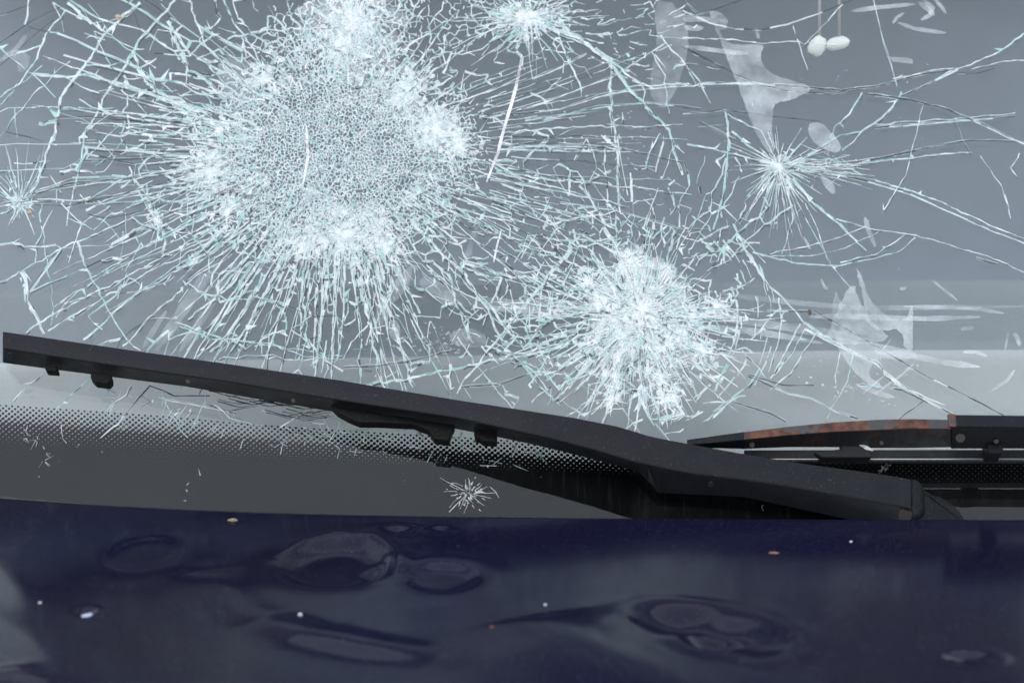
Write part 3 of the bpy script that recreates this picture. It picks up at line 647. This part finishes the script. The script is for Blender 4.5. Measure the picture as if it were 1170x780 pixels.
for _ in range(25):
    x = rnd.uniform(400, 700); y = rnd.uniform(320, 460)
    if y > 425 + (x - 390) * 0.16: continue
    a = rnd.choice((0.9, -0.8, 0.2)) + rnd.gauss(0, 0.3); L = rnd.uniform(6, 34)
    Z.line([(x, y), (x + L * math.cos(a), y + L * math.sin(a))], rnd.uniform(0.4, 1.2), 0.3, jit=0.7, mix=(0.4, 0.25, 0.25, 0.1), dark=0.1)
Z.out('splinter', 'short stray cracks and splinters between the webs', 'stuff')
Z = Cracks(True)
for _ in range(110):
    x = rnd.uniform(120, 640); y = 440 + (x - 120) * 0.11 + rnd.uniform(0, 45); a = rnd.choice((2.3, 1.9, 0.3, -2.5)) + rnd.gauss(0, 0.25); L = rnd.uniform(4, 20)
    Z.line([(x, y), (x + L * math.cos(a), y + L * math.sin(a))], rnd.uniform(0.3, 0.8), 0.3, jit=0.5, mix=(0.3, 0.2, 0.4, 0.1), dark=0.1)
for _ in range(26):
    t_ = rnd.uniform(-1, 1); x = 320 + rnd.uniform(-60, 60); y = 450 + (x - 260) * 0.12 + rnd.uniform(-4, 18)
    Z.line([(x - 25, y - 3), (x, y + 3), (x + 30, y - 2)], 0.9, 0.4, jit=0.5, mix=DK, frag=0)
Z.out('splinter', 'short cracks below the wiper at the printed border', 'stuff')

# ------------------------------------------------------------------ residue, scrapes, dust on the glass
def patch(name, pts, h, m, parent=windscreen, th=0.0002, label=None):
    top = [G(x, y, h) for x, y in pts]; tri = tessellate_polygon([top]); n = len(top)
    bot = [p - N * th for p in top]; fs = [tuple(t) for t in tri] + [(i, (i + 1) % n, n + (i + 1) % n, n + i) for i in range(n)]
    mb = MB(); mb.add(top + bot, fs); return link(name, mb.mesh(name), m, parent, label)
def smooth_poly(pts, n=2):
    for _ in range(n):
        q = []
        for i in range(len(pts)):
            a, b = pts[i], pts[(i + 1) % len(pts)]
            q += [(a[0] * .75 + b[0] * .25, a[1] * .75 + b[1] * .25), (a[0] * .25 + b[0] * .75, a[1] * .25 + b[1] * .75)]
        pts = q
    D_ = []
    for i in range(len(pts)):
        a, b = pts[i], pts[(i + 1) % len(pts)]; L = math.hypot(b[0] - a[0], b[1] - a[1]); n_ = max(1, int(L / 3))
        for k in range(n_):
            x, y = a[0] + (b[0] - a[0]) * k / n_, a[1] + (b[1] - a[1]) * k / n_
            D_.append((x + 1.6 * noise.noise(Vector((x / 5, y / 5, 1))), y + 1.6 * noise.noise(Vector((x / 5, y / 5, 9)))))
    return D_
def stroke(name, pts, w, m, h=0.0006, taper=(0.3, 0.3)):
    n = len(pts); L = []; Rr_ = []
    for i, (x, y) in enumerate(pts):
        a = pts[max(0, i - 1)]; b = pts[min(n - 1, i + 1)]; dx, dy = b[0] - a[0], b[1] - a[1]; d = math.hypot(dx, dy) or 1
        f = i / (n - 1); ww = w * min(1, taper[0] + f * 4, taper[1] + (1 - f) * 4) * rnd.uniform(0.85, 1.15) / 2
        L.append((x - dy / d * ww, y + dx / d * ww)); Rr_.append((x + dy / d * ww, y - dx / d * ww))
    return patch(name, L + Rr_[::-1], h, m)
patch('residue_film', smooth_poly([(808,12),(822,13),(833,24),(829,34),(822,33),(826,48),(845,52),(875,50),(868,62),(872,76),(884,86),(905,92),(930,101),(914,110),(900,116),(888,116),(883,124),(882,150),(886,180),(872,168),(858,140),(842,95),(828,60),(818,34)]), 0.0008, M_FILM)
patch('residue_film', smooth_poly([(922,142),(938,139),(950,152),(962,166),(958,176),(940,170),(926,160)], 1), 0.0010, M_FILM)
patch('residue_film', smooth_poly([(937,200),(945,203),(954,212),(955,223),(948,220),(940,210)], 1), 0.0010, M_FILM)
patch('residue_film', [(1013,65),(1035,66),(1043,68),(1043,73),(1022,71)], 0.0010, M_FILM)
patch('residue_film', smooth_poly([(962,340),(975,322),(982,345),(1000,372),(1020,388),(975,395),(940,390),(950,372)], 1), 0.0006, M_FILM)
patch('residue_film', smooth_poly([(955,328),(960,345),(978,358),(968,385),(948,378),(952,350)], 1), 0.0009, M_FILM2)
patch('residue_film', smooth_poly([(976,302),(985,315),(992,340),(1012,362),(1035,368),(1040,350),(1044,350),(1042,385),(1044,400),(1034,402),(1030,375),(1008,378),(990,372),(988,345)], 1), 0.0012, M_FILM)
patch('residue_film', smooth_poly([(950,385),(985,390),(1020,395),(1055,405),(1030,412),(1000,408),(990,430),(1010,440),(1000,445),(975,425),(960,402)], 1), 0.0015, M_FILM)
for pts, w_ in (([(973,13),(1000,9),(1045,5)],5), ([(1050,3),(1060,10),(1068,18)],6), ([(1055,0),(1066,10),(1062,18),(1052,23)],5), ([(1068,0),(1076,8),(1081,16)],4),
                ([(1020,27),(1025,20),(1033,15)],4), ([(1026,26),(1045,33),(1081,38)],4.5), ([(925,362),(960,361),(1010,363),(1060,364),(1120,362)],6), ([(1033,350),(1080,351),(1120,353),(1147,358)],4),
                ([(1000,403),(1040,406),(1080,414),(1120,419)],7), ([(1100,402),(1115,402),(1128,407)],4), ([(1132,447),(1150,435),(1160,422)],4), ([(1065,320),(1080,332),(1094,343)],3),
                ([(1158,380),(1162,385),(1165,395)],5), ([(1152,378),(1150,392),(1148,400)],2.5), ([(1098,376),(1108,374),(1112,376)],5), ([(1028,330),(1036,329)],4), ([(980,440),(1000,448),(1022,454)],6),
                ([(1000,450),(1030,428),(1045,415)],3), ([(985,450),(1015,425)],2), ([(988,248),(992,262),(1000,282)],5), ([(938,318),(942,328),(946,330)],3), ([(918,270),(926,285)],3), ([(782,31),(792,33),(804,32)],6),
                ([(780,22),(800,22),(828,24)],7), ([(864,32),(867,45)],4), ([(782,53),(820,58),(855,62)],5), ([(790,355),(860,368),(930,378),(990,388)],9), ([(780,372),(860,378),(940,392)],7)):
    P = []
    for a, b in zip(pts, pts[1:]): P += [(a[0] + (b[0] - a[0]) * k / 4, a[1] + (b[1] - a[1]) * k / 4) for k in range(4)]
    stroke('residue_streak', P + [pts[-1]], w_, M_FILM, 0.0005 + rnd.random() * 0.0012)
for pts, w_ in (([(250,290),(225,330),(205,360),(178,400)],13), ([(270,300),(240,350),(205,402)],9), ([(190,355),(175,378),(163,398)],6), ([(470,305),(455,330),(440,345),(430,380)],14), ([(500,335),(540,345),(600,350),(680,352)],14), ([(480,320),(500,330),(520,345)],16),
                ([(450,365),(452,390)],12), ([(545,258),(538,280),(532,300)],6), ([(690,352),(620,357),(560,352)],8), ([(820,335),(900,345),(980,352),(1170,350)],6), ([(12,60),(30,68),(22,82)],12), ([(30,40),(20,55),(0,70)],6)):
    P = []
    for a, b in zip(pts, pts[1:]): P += [(a[0] + (b[0] - a[0]) * k / 4, a[1] + (b[1] - a[1]) * k / 4) for k in range(4)]
    stroke('residue_streak', P + [pts[-1]], w_, M_FILM2, 0.0005 + rnd.random() * 0.0012)
patch('residue_film', smooth_poly([(248,65),(290,68),(300,110),(260,128),(250,100)], 1), 0.0014, M_FILM2)
patch('residue_film', smooth_poly([(745,0),(775,5),(790,40),(775,100),(755,130),(740,100),(752,50)], 1), 0.0014, M_FILM2)
patch('residue_film', smooth_poly([(512,380),(540,372),(560,390),(545,398),(515,394)], 1), 0.0014, M_FILM2)
for pts, w_ in (([(596,62),(594,78),(590,98),(584,120),(578,140),(573,158),(569,175),(562,192),(556,208)],3.4), ([(350,143),(351,160),(352,178),(349,195),(346,212)],3.0), ([(573,262),(568,280),(564,300)],2.0)):
    P = []
    for a, b in zip(pts, pts[1:]): P += [(a[0] + (b[0] - a[0]) * k / 3, a[1] + (b[1] - a[1]) * k / 3) for k in range(3)]
    stroke('scrape', P + [pts[-1]], w_, M_SCRATCH, 0.0008)
S_ = MB()
def speck(x, y, r, h=0.0005):
    n = rnd.randint(5, 7); a0 = rnd.random() * 6
    c = G(x, y, h + rnd.random() * 0.0003)
    vs = [c + (R * math.cos(a0 + k * 6.283 / n) + V * math.sin(a0 + k * 6.283 / n) * 0.9) * r * S * rnd.uniform(0.6, 1.2) for k in range(n)]
    S_.add(vs + [c + N * r * S * 0.25], [(k, (k + 1) % n, n) for k in range(n)])
for (x, y, sx, sy, n, rr) in ((718, 160, 18, 70, 120, 1.5), (495, 392, 22, 10, 90, 2.2), (600, 280, 30, 30, 30, 1.6), (760, 440, 90, 30, 60, 1.6), (990, 440, 30, 12, 60, 1.8), (1000, 90, 40, 14, 40, 1.2),
                            (300, 380, 250, 30, 60, 0.9), (800, 280, 240, 180, 160, 0.8), (70, 150, 60, 120, 60, 1.0), (500, 470, 300, 50, 60, 0.7), (1090, 370, 70, 50, 30, 1.0), (200, 520, 200, 25, 70, 0.6), (1020, 180, 60, 60, 30, 1.2)):
    for _ in range(n):
        X, Y_ = rnd.gauss(x, sx), rnd.gauss(y, sy)
        if -50 < X < 1220 and -50 < Y_ < 590: speck(X, Y_, rr * rnd.uniform(0.3, 1.2))
link('dust_speck', S_.mesh('dust_speck'), M_FILM, windscreen, kind='stuff')

# ------------------------------------------------------------------ rubber seal along the lower edge of the glass
SEAL = [(-420, 536), (-200, 553), (0, 566), (120, 577), (250, 584), (350, 588), (600, 594), (1170, 598), (1500, 598)]
st = []
for x in range(-420, 440, 30):
    y = lerp_tab(SEAL, x); a = G(x, y, 0.002); b = G(x, y + 5, 0.004); st.append([a, b, b - V * 0.03 - N * 0.004, a - V * 0.02 - N * 0.004])
loft('rubber_seal', st, M_SEAL, car, 0.0006)

# ------------------------------------------------------------------ main wiper arm
wiper = bpy.data.objects.new('wiper', None); scene.collection.objects.link(wiper); wiper.parent = car
wiper['label'] = 'long black wiper lying across the cracked glass'; wiper.location = (0, 0, 0)
T = [(-260,345),(3,378),(133,397),(267,416),(390,434),(520,456),(657,477),(707,487),(740,497),(780,505),(850,518),(918,529),(985,538),(1038,546),(1052,551)]
RG = [(-260,363),(3,398),(133,418),(267,437),(390,457.5),(520,477),(630,501),(680,514),(723,527),(786,540),(850,548),(880,552),(956,565),(1042,581),(1052,583)]
BT = [(-260,378),(3,415),(63,423),(103,428),(213,442),(317,460),(377,470),(520,490),(567,499),(623,511),(683,526),(738,541),(743,563),(850,568),(952,590),(1052,612)]
HH = [(-260,0.030),(0,0.034),(133,0.036),(390,0.044),(520,0.050),(600,0.056),(740,0.058),(1052,0.060)]
xs = [3] + list(range(20, 380, 24)) + list(range(380, 1045, 12)) + [1042]
def arm_ring(x):
    h = lerp_tab(HH, x); t = G(x, lerp_tab(T, x), h); r = G(x, lerp_tab(RG, x), h)
    bh = h - min(0.046, h - 0.006); b = G(x, lerp_tab(BT, x), bh); k = (r - t).normalized()
    return [t, t.lerp(r, 0.5) + N * 0.0001, r, b, b - (r - t) * 0.25, t + (b - r) * 0.8]
loft('arm', [arm_ring(x) for x in xs], M_ARM, wiper, 0.0022)
# rounded end cap at the pivot and left end
cap = []
for k in range(7):
    a = math.radians(k * 15); rr_ = 0.010
    base = arm_ring(1042); c = sum(base, Vector()) / 6
    cap.append([c + (p - c) * (0.45 + 0.55 * math.cos(a)) + R * 0.010 * math.sin(a) for p in base])
loft('end_cap', [[p + R * 0.0004 for p in s] for s in cap], M_ARM, wiper, 0, smooth=False)
def block(name, poly, h, depth, m, parent, label=None):
    return prism(name, [G(x, y, h) for x, y in poly], N * -depth, m, parent, 0.0012, label)
block('clip', [(104,424),(127,427),(127,434),(123,438),(108,436),(103,431)], 0.020, 0.012, M_CLIP, wiper)
block('clip', [(50,416),(65,418),(66,424),(52,423)], 0.020, 0.010, M_CLIP, wiper)
block('clip', [(377,462),(520,485),(516,492),(513,503),(496,501),(490,491),(472,484),(430,482),(410,482),(398,477),(385,470)], 0.028, 0.012, M_CLIP, wiper)
block('clip', [(541,488),(568,493),(568,504),(552,503),(548,500),(543,499)], 0.030, 0.012, M_CLIP, wiper)
def screw(px, py, h, r, parent, axis=None, m=M_BRASS):
    s = disc('screw', G(px, py, h), axis or Vector((0, -0.97, 0.1)).normalized(), r * S, 0.0012, m, parent)
    return s
screw(12, 407, 0.0325, 4.5, wiper, m=M_ARM); screw(215, 436, 0.036, 2.4, wiper); screw(335, 458, 0.038, 2.4, wiper); screw(812, 553, 0.054, 3.2, wiper, m=M_ARM)
screw(1034, 588, 0.052, 7, wiper)
# rubber blade lying under the arm at its far end
st = []
for x in range(60, 560, 25):
    y = lerp_tab([(0, 405), (130, 417), (377, 455), (560, 485)], x); a = G(x, y, 0.012); st.append([a, a - V * 0.006, a - V * 0.004 - N * 0.011, a - V * 0.002 - N * 0.011])
loft('blade', st, M_RUBBER, wiper, 0)
# ghosted cover over the spindle
prism('spindle_cover', [G(1046,556,0.040), G(1056,558,0.040), G(1066,564,0.040), G(1074,566,0.040), G(1088,574,0.038), G(1098,584,0.036), G(1108,600,0.034), G(1046,604,0.040)], N * -0.016, M_ARM, wiper, 0.003)

# ------------------------------------------------------------------ second wiper, rusty, on the right
wiper2 = bpy.data.objects.new('wiper', None); scene.collection.objects.link(wiper2); wiper2.parent = car
wiper2['label'] = 'rusty black wiper parked low on the right of the glass'
T2 = [(785,502),(820,497),(850,493),(900,487),(950,482),(1000,479),(1040,478),(1090,479)]
R2 = [(785,508),(820,505),(850,502),(900,497),(950,493),(1000,491),(1040,489),(1090,490)]
B2 = [(785,512),(820,512),(850,513),(900,511),(950,511),(1000,512),(1040,512),(1090,511)]
def ring2(x, Tt, Rt, Bt, h, dh=0.010):
    t = G(x, lerp_tab(Tt, x), h); r = G(x, lerp_tab(Rt, x), h); b = G(x, lerp_tab(Bt, x), h - dh)
    return [t, r, b, b - (r - t) * 0.2, t + (b - r) * 0.8]
lk = loft('linkage', [ring2(x, T2, R2, B2, 0.056, 0.022) for x in range(850, 1092, 8)], M_RUST, wiper2, 0.0012, label='rust-eaten curved wiper link')
lk.data.materials.append(M_RUSTD)
for i, f in enumerate(lk.data.polygons): f.material_index = 0 if i % 5 == 0 else 1
loft('linkage_tip', [ring2(x, T2, R2, B2, 0.055, 0.012) for x in range(785, 852, 11)], M_ARM, wiper2, 0.0008)
T3 = [(1085,473),(1170,474),(1500,478)]; R3 = [(1085,487),(1170,488),(1500,492)]; B3 = [(1085,513),(1170,513),(1500,516)]
loft('arm', [ring2(x, T3, R3, B3, 0.080, 0.030) for x in range(1086, 1500, 20)], M_ARM, wiper2, 0.0012)
prism('bracket_end', [G(1083,472.5,0.0805), G(1092,472.5,0.0805), G(1093,487,0.0805), G(1084,487,0.0805)], N * -0.003, M_RUST, wiper2, 0.0006, label='rusty folded end of the wiper bracket')
screw(1097, 500, 0.067, 5.0, wiper2); screw(1138, 504, 0.063, 2.6, wiper2); screw(1007, 506, 0.041, 2.4, wiper2); screw(859, 508, 0.046, 3.0, wiper2)
block('clip', [(1128,500),(1148,500),(1146,517),(1130,517)], 0.056, 0.02, M_ARM, wiper2)
st = [[G(x, 514 + (x - 850) * -0.002, 0.032), G(x, 523, 0.030), G(x, 526, 0.016), G(x, 517, 0.014)] for x in range(850, 1520, 30)]
loft('blade_holder', st, M_RUBBER, wiper2, 0.0008)
st = [[G(x, 523.4, 0.0285), G(x, 524.8, 0.0285), G(x, 524.8, 0.024), G(x, 523.4, 0.024)] for x in range(872, 1520, 30)]
loft('spring_strip', st, M_STEEL, wiper2, 0)
st = [[G(x, 526.5, 0.010), G(x, 529, 0.008), G(x, 529, 0.001), G(x, 527, 0.001)] for x in range(872, 1520, 30)]
loft('blade', st, M_RUBBER, wiper2, 0)
block('joint', [(960,503),(985,505),(993,512),(996,522),(940,522),(930,516),(962,512)], 0.036, 0.010, M_RUBBER, wiper2)
patch('joint_liner', smooth_poly([(972,506),(985,507),(994,511),(1000,514),(990,514),(984,509)], 1), 0.038, M_SCRATCH, wiper2, 0.001, 'small white liner in the rusty wiper joint')

# ------------------------------------------------------------------ bonnet
BE = [(-420, 545), (-200, 556), (0, 568), (100, 575), (200, 580.5), (300, 584.5), (400, 587), (520, 589), (700, 591), (1000, 592.5), (1600, 593)]
ZB = -0.095
TILT = 0.105; Y0 = PZ(585, 590, ZB).y        # slope chosen so the bonnet mirrors the dark lower glass
def BP(px, py):
    d = ray(px, py); n = Vector((0, TILT, 1)); t = (ZB + TILT * Y0 - n.dot(CAM)) / n.dot(d); return CAM + d * t
def poly_dist(p, pts):
    best = np.full(p.shape[:-1], 1e9); tt = np.zeros(p.shape[:-1]); n = len(pts) - 1
    for i in range(n):
        a = np.array(pts[i]); b = np.array(pts[i + 1]); ab = b - a
        t = np.clip(((p - a) @ ab) / (ab @ ab), 0, 1); d = np.linalg.norm(p - (a + t[..., None] * ab), axis=-1)
        k = d < best; best = np.where(k, d, best); tt = np.where(k, (i + t) / n, tt)
    return best, tt
xs = np.concatenate([np.arange(-0.80, -0.56, 0.02), np.arange(-0.56, 0.56, 0.0026), np.arange(0.56, 0.80, 0.02)])
nv = 190
pe = [BP(x, y) for x, y in BE]
ye = np.interp(xs, [p.x for p in pe], [p.y for p in pe])
vs = (np.arange(nv) / (nv - 1)) ** 1.0
depth = np.concatenate([vs * 0.46, 0.46 + np.array([0.04, 0.09, 0.15])])
XX, DD = np.meshgrid(xs, depth, indexing='ij')
YY = ye[:, None] - DD
Z0 = ZB - TILT * (YY - Y0) - 0.03 * DD ** 2 
P = np.stack([XX, YY], -1)
H = np.zeros_like(XX)
def q(px, py): p = BP(px, py); return (p.x, p.y)
def bowl(px, py, rx, ry, d, rim=0.35, sharp=2.0):
    """a dent pressed in, with a raised rim; rx, ry in photo pixels across and down"""
    global H
    c = q(px, py); ax = rx * S * 0.85; e = q(px, py + ry); ay = abs(e[1] - c[1])
    r = np.sqrt(((P[..., 0] - c[0]) / ax) ** 2 + ((P[..., 1] - c[1]) / ay) ** 2)
    d *= 3.0; H += -d * np.exp(-(r ** sharp)) + d * 0.22 * np.exp(-((r - 1.5) / 0.5) ** 2)
def crease(pts, wd, hgt, fade=True):
    global H
    d, t = poly_dist(P, [q(*p) for p in pts]); f = np.sin(np.pi * np.clip(t, 0.02, 0.98)) ** 0.6 if fade else 1
    H += 1.9 * hgt * f * np.exp(-(d / (wd * 1.3)) ** 2)
bowl(385, 643, 60, 24, 0.0019, 0.40, 8); bowl(505, 658, 36, 15, 0.0014, 0.5, 7); bowl(452, 606, 18, 4.5, 0.0010, 0.5); bowl(503, 605, 14, 4, 0.0007, 0.4); bowl(432, 652, 14, 7, 0.0014, 0.4)
crease([(410, 606), (430, 620), (455, 640), (470, 658)], 0.009, 0.0022)
bowl(812, 730, 22, 10, 0.0022, 0.6, 4); bowl(765, 700, 32, 12, 0.0016); bowl(800, 708, 45, 14, 0.0016); bowl(850, 725, 36, 16, 0.0019); bowl(790, 712, 44, 14, 0.0008, 0.3)
bowl(165, 630, 38, 18, 0.0005, 0.5, 8); crease([(238, 650), (262, 680), (290, 712)], 0.016, 0.0022)
crease([(322, 640), (345, 622), (385, 612), (425, 620), (455, 642), (462, 660)], 0.007, 0.0020); crease([(308, 702), (350, 722), (420, 735), (505, 745)], 0.014, 0.0030); crease([(600, 700), (660, 735), (760, 790), (860, 840)], 0.035, 0.0050)
bowl(1108, 745, 18, 6, 0.0008, 0.2); bowl(98, 697, 7, 4, 0.0012, 0.2)
crease([(-40, 600), (30, 670), (70, 730), (120, 800)], 0.016, 0.0008); crease([(-60, 680), (30, 725), (90, 770), (140, 830)], 0.016, 0.0008); crease([(-20, 765), (20, 762), (60, 775)], 0.008, 0.0014)
c0 = q(-60, 830); H += 0.0015 * np.exp(-(((P[..., 0] - c0[0]) / 0.16) ** 2 + ((P[..., 1] - c0[1]) / 0.13) ** 2))   # corner swell added so the paint reflects the sky
rn = np.random.RandomState(3)
for _ in range(60):
    a, b = rn.uniform(-0.5, 0.5), rn.uniform(-0.7, -0.1); s_ = rn.uniform(0.03, 0.09)
    H += rn.normal() * 0.00018 * np.exp(-(((P[..., 0] - a) / s_) ** 2 + ((P[..., 1] - b) / (s_ * 1.3)) ** 2))
edge = np.clip(DD / 0.005, 0, 1); lip = -(1 - edge) ** 2 * 0.0008
ZZ = Z0 + H * np.clip(DD / 0.02, 0, 1) + lip
nx_, nd = XX.shape
verts = np.stack([XX, YY, ZZ], -1).reshape(-1, 3)
idx = np.arange(nx_ * nd).reshape(nx_, nd)
faces = np.stack([idx[:-1, :-1], idx[:-1, 1:], idx[1:, 1:], idx[1:, :-1]], -1).reshape(-1, 4)
vl = verts.tolist(); fl = faces.tolist(); base = len(vl)
for i in range(nx_): vl.append([XX[i, 0], YY[i, 0] + 0.0015, ZZ[i, 0] - 0.012]); 
for i in range(nx_): vl.append([XX[i, 0], YY[i, 0] - 0.03, ZZ[i, 0] - 0.016])
for i in range(nx_ - 1):
    fl.append([int(idx[i, 0]), int(idx[i + 1, 0]), base + i + 1, base + i]); fl.append([base + i, base + i + 1, base + nx_ + i + 1, base + nx_ + i])
me = bpy.data.meshes.new('bonnet'); me.from_pydata(vl, [], fl); me.polygons.foreach_set('use_smooth', [True] * len(fl)); me.update()
fix_normals(me)
bonnet = link('bonnet', me, M_PAINT, car, 'dented dark navy bonnet covered in fine dust')
# dust line and dirt under the bonnet edge: black channel
st = []
for x in range(-420, 1600, 40):
    a = BP(x, lerp_tab(BE, x)); a = Vector((a.x, a.y + 0.004, a.z - 0.016)); st.append([a + Vector((0, -0.02, 0)), a + Vector((0, 0.008, 0.0 )), a + Vector((0, 0.008, -0.02)), a + Vector((0, -0.02, -0.02))])
loft('cowl_channel', st, M_RUBBER, car, 0)

# ------------------------------------------------------------------ cabin seen through the glass
ZD = -0.125
def sheet(name, rows, m, parent=car, th=Vector((0, 0, -0.01)), smooth=True, kind=None):
    mb = MB(); n = len(rows[0]); vs = [p for r in rows for p in r]
    fs = [(i * n + j, i * n + j + 1, (i + 1) * n + j + 1, (i + 1) * n + j) for i in range(len(rows) - 1) for j in range(n - 1)]
    mb.add(vs, fs); o = link(name, mb.mesh(name, smooth), m, parent, kind=kind); return o
dash = bpy.data.objects.new('dashboard', None); scene.collection.objects.link(dash); dash.parent = car
DXS = [x / 20 for x in range(-15, 16)]
def yline(x): return 0.355 + 0.03 * math.sin((x + 0.1) * 2.2)
prof = [(0.0, 0.0), (0.25, 0.0), (0.82, 0.0), (0.92, 0.001), (0.97, 0.004), (0.99, 0.007), (1.0, 0.012)]
rows = []
for f, dz in prof:
    rows.append([Vector((x, -0.105 + (yline(x) + 0.105) * f, ZD + dz)) for x in DXS])
sheet('top_pad', rows, M_DASH, dash)
rows = []
for k in range(9):       # ribbed rise behind the pad
    z = ZD + 0.012 + k * 0.0093
    rows.append([Vector((x, yline(x) + 0.002 + k * 0.004 + (0.006 if k % 2 else 0), z)) for x in DXS])
rows.append([Vector((x, yline(x) + 0.16, ZD + 0.03)) for x in DXS])
sheet('rear_trim', rows, M_DASH2, dash)
rows = []
for z in (-0.5, 0.1, 0.6, 1.0): rows.append([Vector((x, 1.15, z)) for x in (-0.85, -0.25, 0.10, 0.105, 0.52, 0.525, 0.85)])
sheet('rear_panel', rows, M_CABIN, car, smooth=False)
rt = G(585, 390) + V * 0.67
prism('roof', [Vector((-0.85, rt.y - 0.01, rt.z - 0.01)), Vector((0.85, rt.y - 0.01, rt.z - 0.01)), Vector((0.85, 1.6, rt.z + 0.05)), Vector((-0.85, 1.6, rt.z + 0.05))], Vector((0, 0, 0.03)), M_PAINT, car, 0.01)

# ------------------------------------------------------------------ small separate things
orn = bpy.data.objects.new('hanging_ornament', None); scene.collection.objects.link(orn)
YO = 0.30; top_o = PY(946, -60, YO); orn.location = top_o
orn['category'] = 'ornament'; orn['label'] = 'pair of white felt drops hanging on pink strings behind the windscreen'
def child_loft(name, stations, m, root, bev=0, smooth=True):
    loc = root.location
    return loft(name, [[p - loc for p in s] for s in stations], m, root, bev, smooth)
for (sx, cx, cy, rx, ry, tilt) in ((936.5, 934, 52.5, 9.5, 13.5, 0.55), (959, 957, 49.5, 14, 8, -0.25)):
    w_ = 1.5
    a = PY(sx - w_, -60, YO); b = PY(sx + w_, -60, YO); c = PY(sx + w_, cy - 4, YO); d = PY(sx - w_, cy - 4, YO); t_ = Vector((0, 0.0022, 0))
    child_loft('string', [[a, b, b + t_, a + t_], [d, c, c + t_, d + t_]], M_STRING, orn)
    st = []
    for k in range(1, 12):
        u = -1 + 2 * k / 12; rad = math.sqrt(1 - u * u) * (1 + 0.12 * u); ring = []
        for j in range(14):
            an = 2 * math.pi * j / 14; lx = rad * rx * math.cos(an); ly = u * ry
            X = cx + lx * math.cos(tilt) - ly * math.sin(tilt); Y_ = cy + lx * math.sin(tilt) + ly * math.cos(tilt)
            ring.append(PY(X, Y_, YO) + Vector((0, rad * 0.008 * math.sin(an), 0)) + Vector((rnd.gauss(0, 0.0002), 0, rnd.gauss(0, 0.0002))))
        # separate ring points that would coincide: use depth for the front/back half
        st.append(ring)
    child_loft('felt_drop', st, M_TASSEL, orn)
def crumb(name, p, r, col, label, cat, nrm, flat=0.6, seed=0, el=1.0):
    bm = bmesh.new(); bmesh.ops.create_icosphere(bm, subdivisions=2, radius=1)
    rr_ = random.Random(seed)
    for v in bm.verts:
        n = noise.noise(v.co * 1.7 + Vector((seed, 0, 0))); v.co *= (1 + 0.55 * n); v.co.z *= flat; v.co.x *= el
    qn = nrm.to_track_quat('Z', 'Y')
    for v in bm.verts: v.co = qn @ (v.co * r)
    me = bpy.data.meshes.new(name); bm.to_mesh(me); bm.free()
    o = link(name, me, make_simple(name + '_surface', col, 0.85, 0.5, 1500, 0.3)); o.location = p + nrm * r * flat * 0.6
    o['label'] = label; o['category'] = cat; return o
crumb('dirt_crumb', G(135, 20), 0.0024, (0.40, 0.27, 0.16), 'tan dirt crumb on the glass high up, left of the crushed web', 'crumb', N, seed=1, el=1.3)
crumb('dirt_crumb', G(34, 243), 0.0021, (0.36, 0.25, 0.15), 'tan dirt crumb beside the small crack star at the left edge', 'crumb', N, seed=2)
crumb('rust_flake', G(925, 357), 0.0026, (0.10, 0.045, 0.035), 'dark reddish flake on the glass right of the lower round web', 'flake', N, seed=3, el=0.7)
zb = Vector((0, 0, 1))
def bon(px, py):
    p = BP(px, py); i = int(np.argmin(abs(xs - p.x))); j = int(np.argmin(abs(YY[i] - p.y))); return Vector((p.x, YY[i, j], ZZ[i, j]))
crumb('dirt_crumb', bon(266, 595), 0.0024, (0.22, 0.17, 0.11), 'tan dirt crumb on the bonnet just below its rear edge', 'crumb', zb, seed=4, el=1.4)
crumb('rust_flake', bon(884, 631), 0.0022, (0.17, 0.09, 0.06), 'thin orange flake lying on the right half of the bonnet', 'flake', zb, 0.25, seed=5, el=1.7)
crumb('rust_speck', bon(562, 716), 0.0014, (0.15, 0.05, 0.03), 'tiny red rust speck low in the middle of the bonnet', 'speck', zb, 0.4, seed=6)
crumb('glass_crumb', bon(99, 698), 0.0036, (0.33, 0.38, 0.48), 'largest pale glass crumb on the left of the bonnet', 'crumb', zb, 0.45, seed=7, el=1.25)
crumb('glass_crumb', bon(343, 701), 0.0014, (0.6, 0.62, 0.64), 'small white glass crumb on the bonnet below the big dent', 'crumb', zb, 0.6, seed=8)
crumb('glass_crumb', bon(46, 688), 0.0011, (0.5, 0.5, 0.5), 'tiny white glass crumb on a bonnet crease at the far left', 'crumb', zb, 0.6, seed=9)
crumb('glass_crumb', bon(972, 618), 0.0010, (0.55, 0.55, 0.55), 'tiny white glass crumb on the bonnet at upper right', 'crumb', zb, 0.6, seed=10)
crumb('glass_crumb', bon(623, 690), 0.0010, (0.55, 0.55, 0.55), 'tiny white glass crumb on the bonnet left of the round dent', 'crumb', zb, 0.6, seed=11)
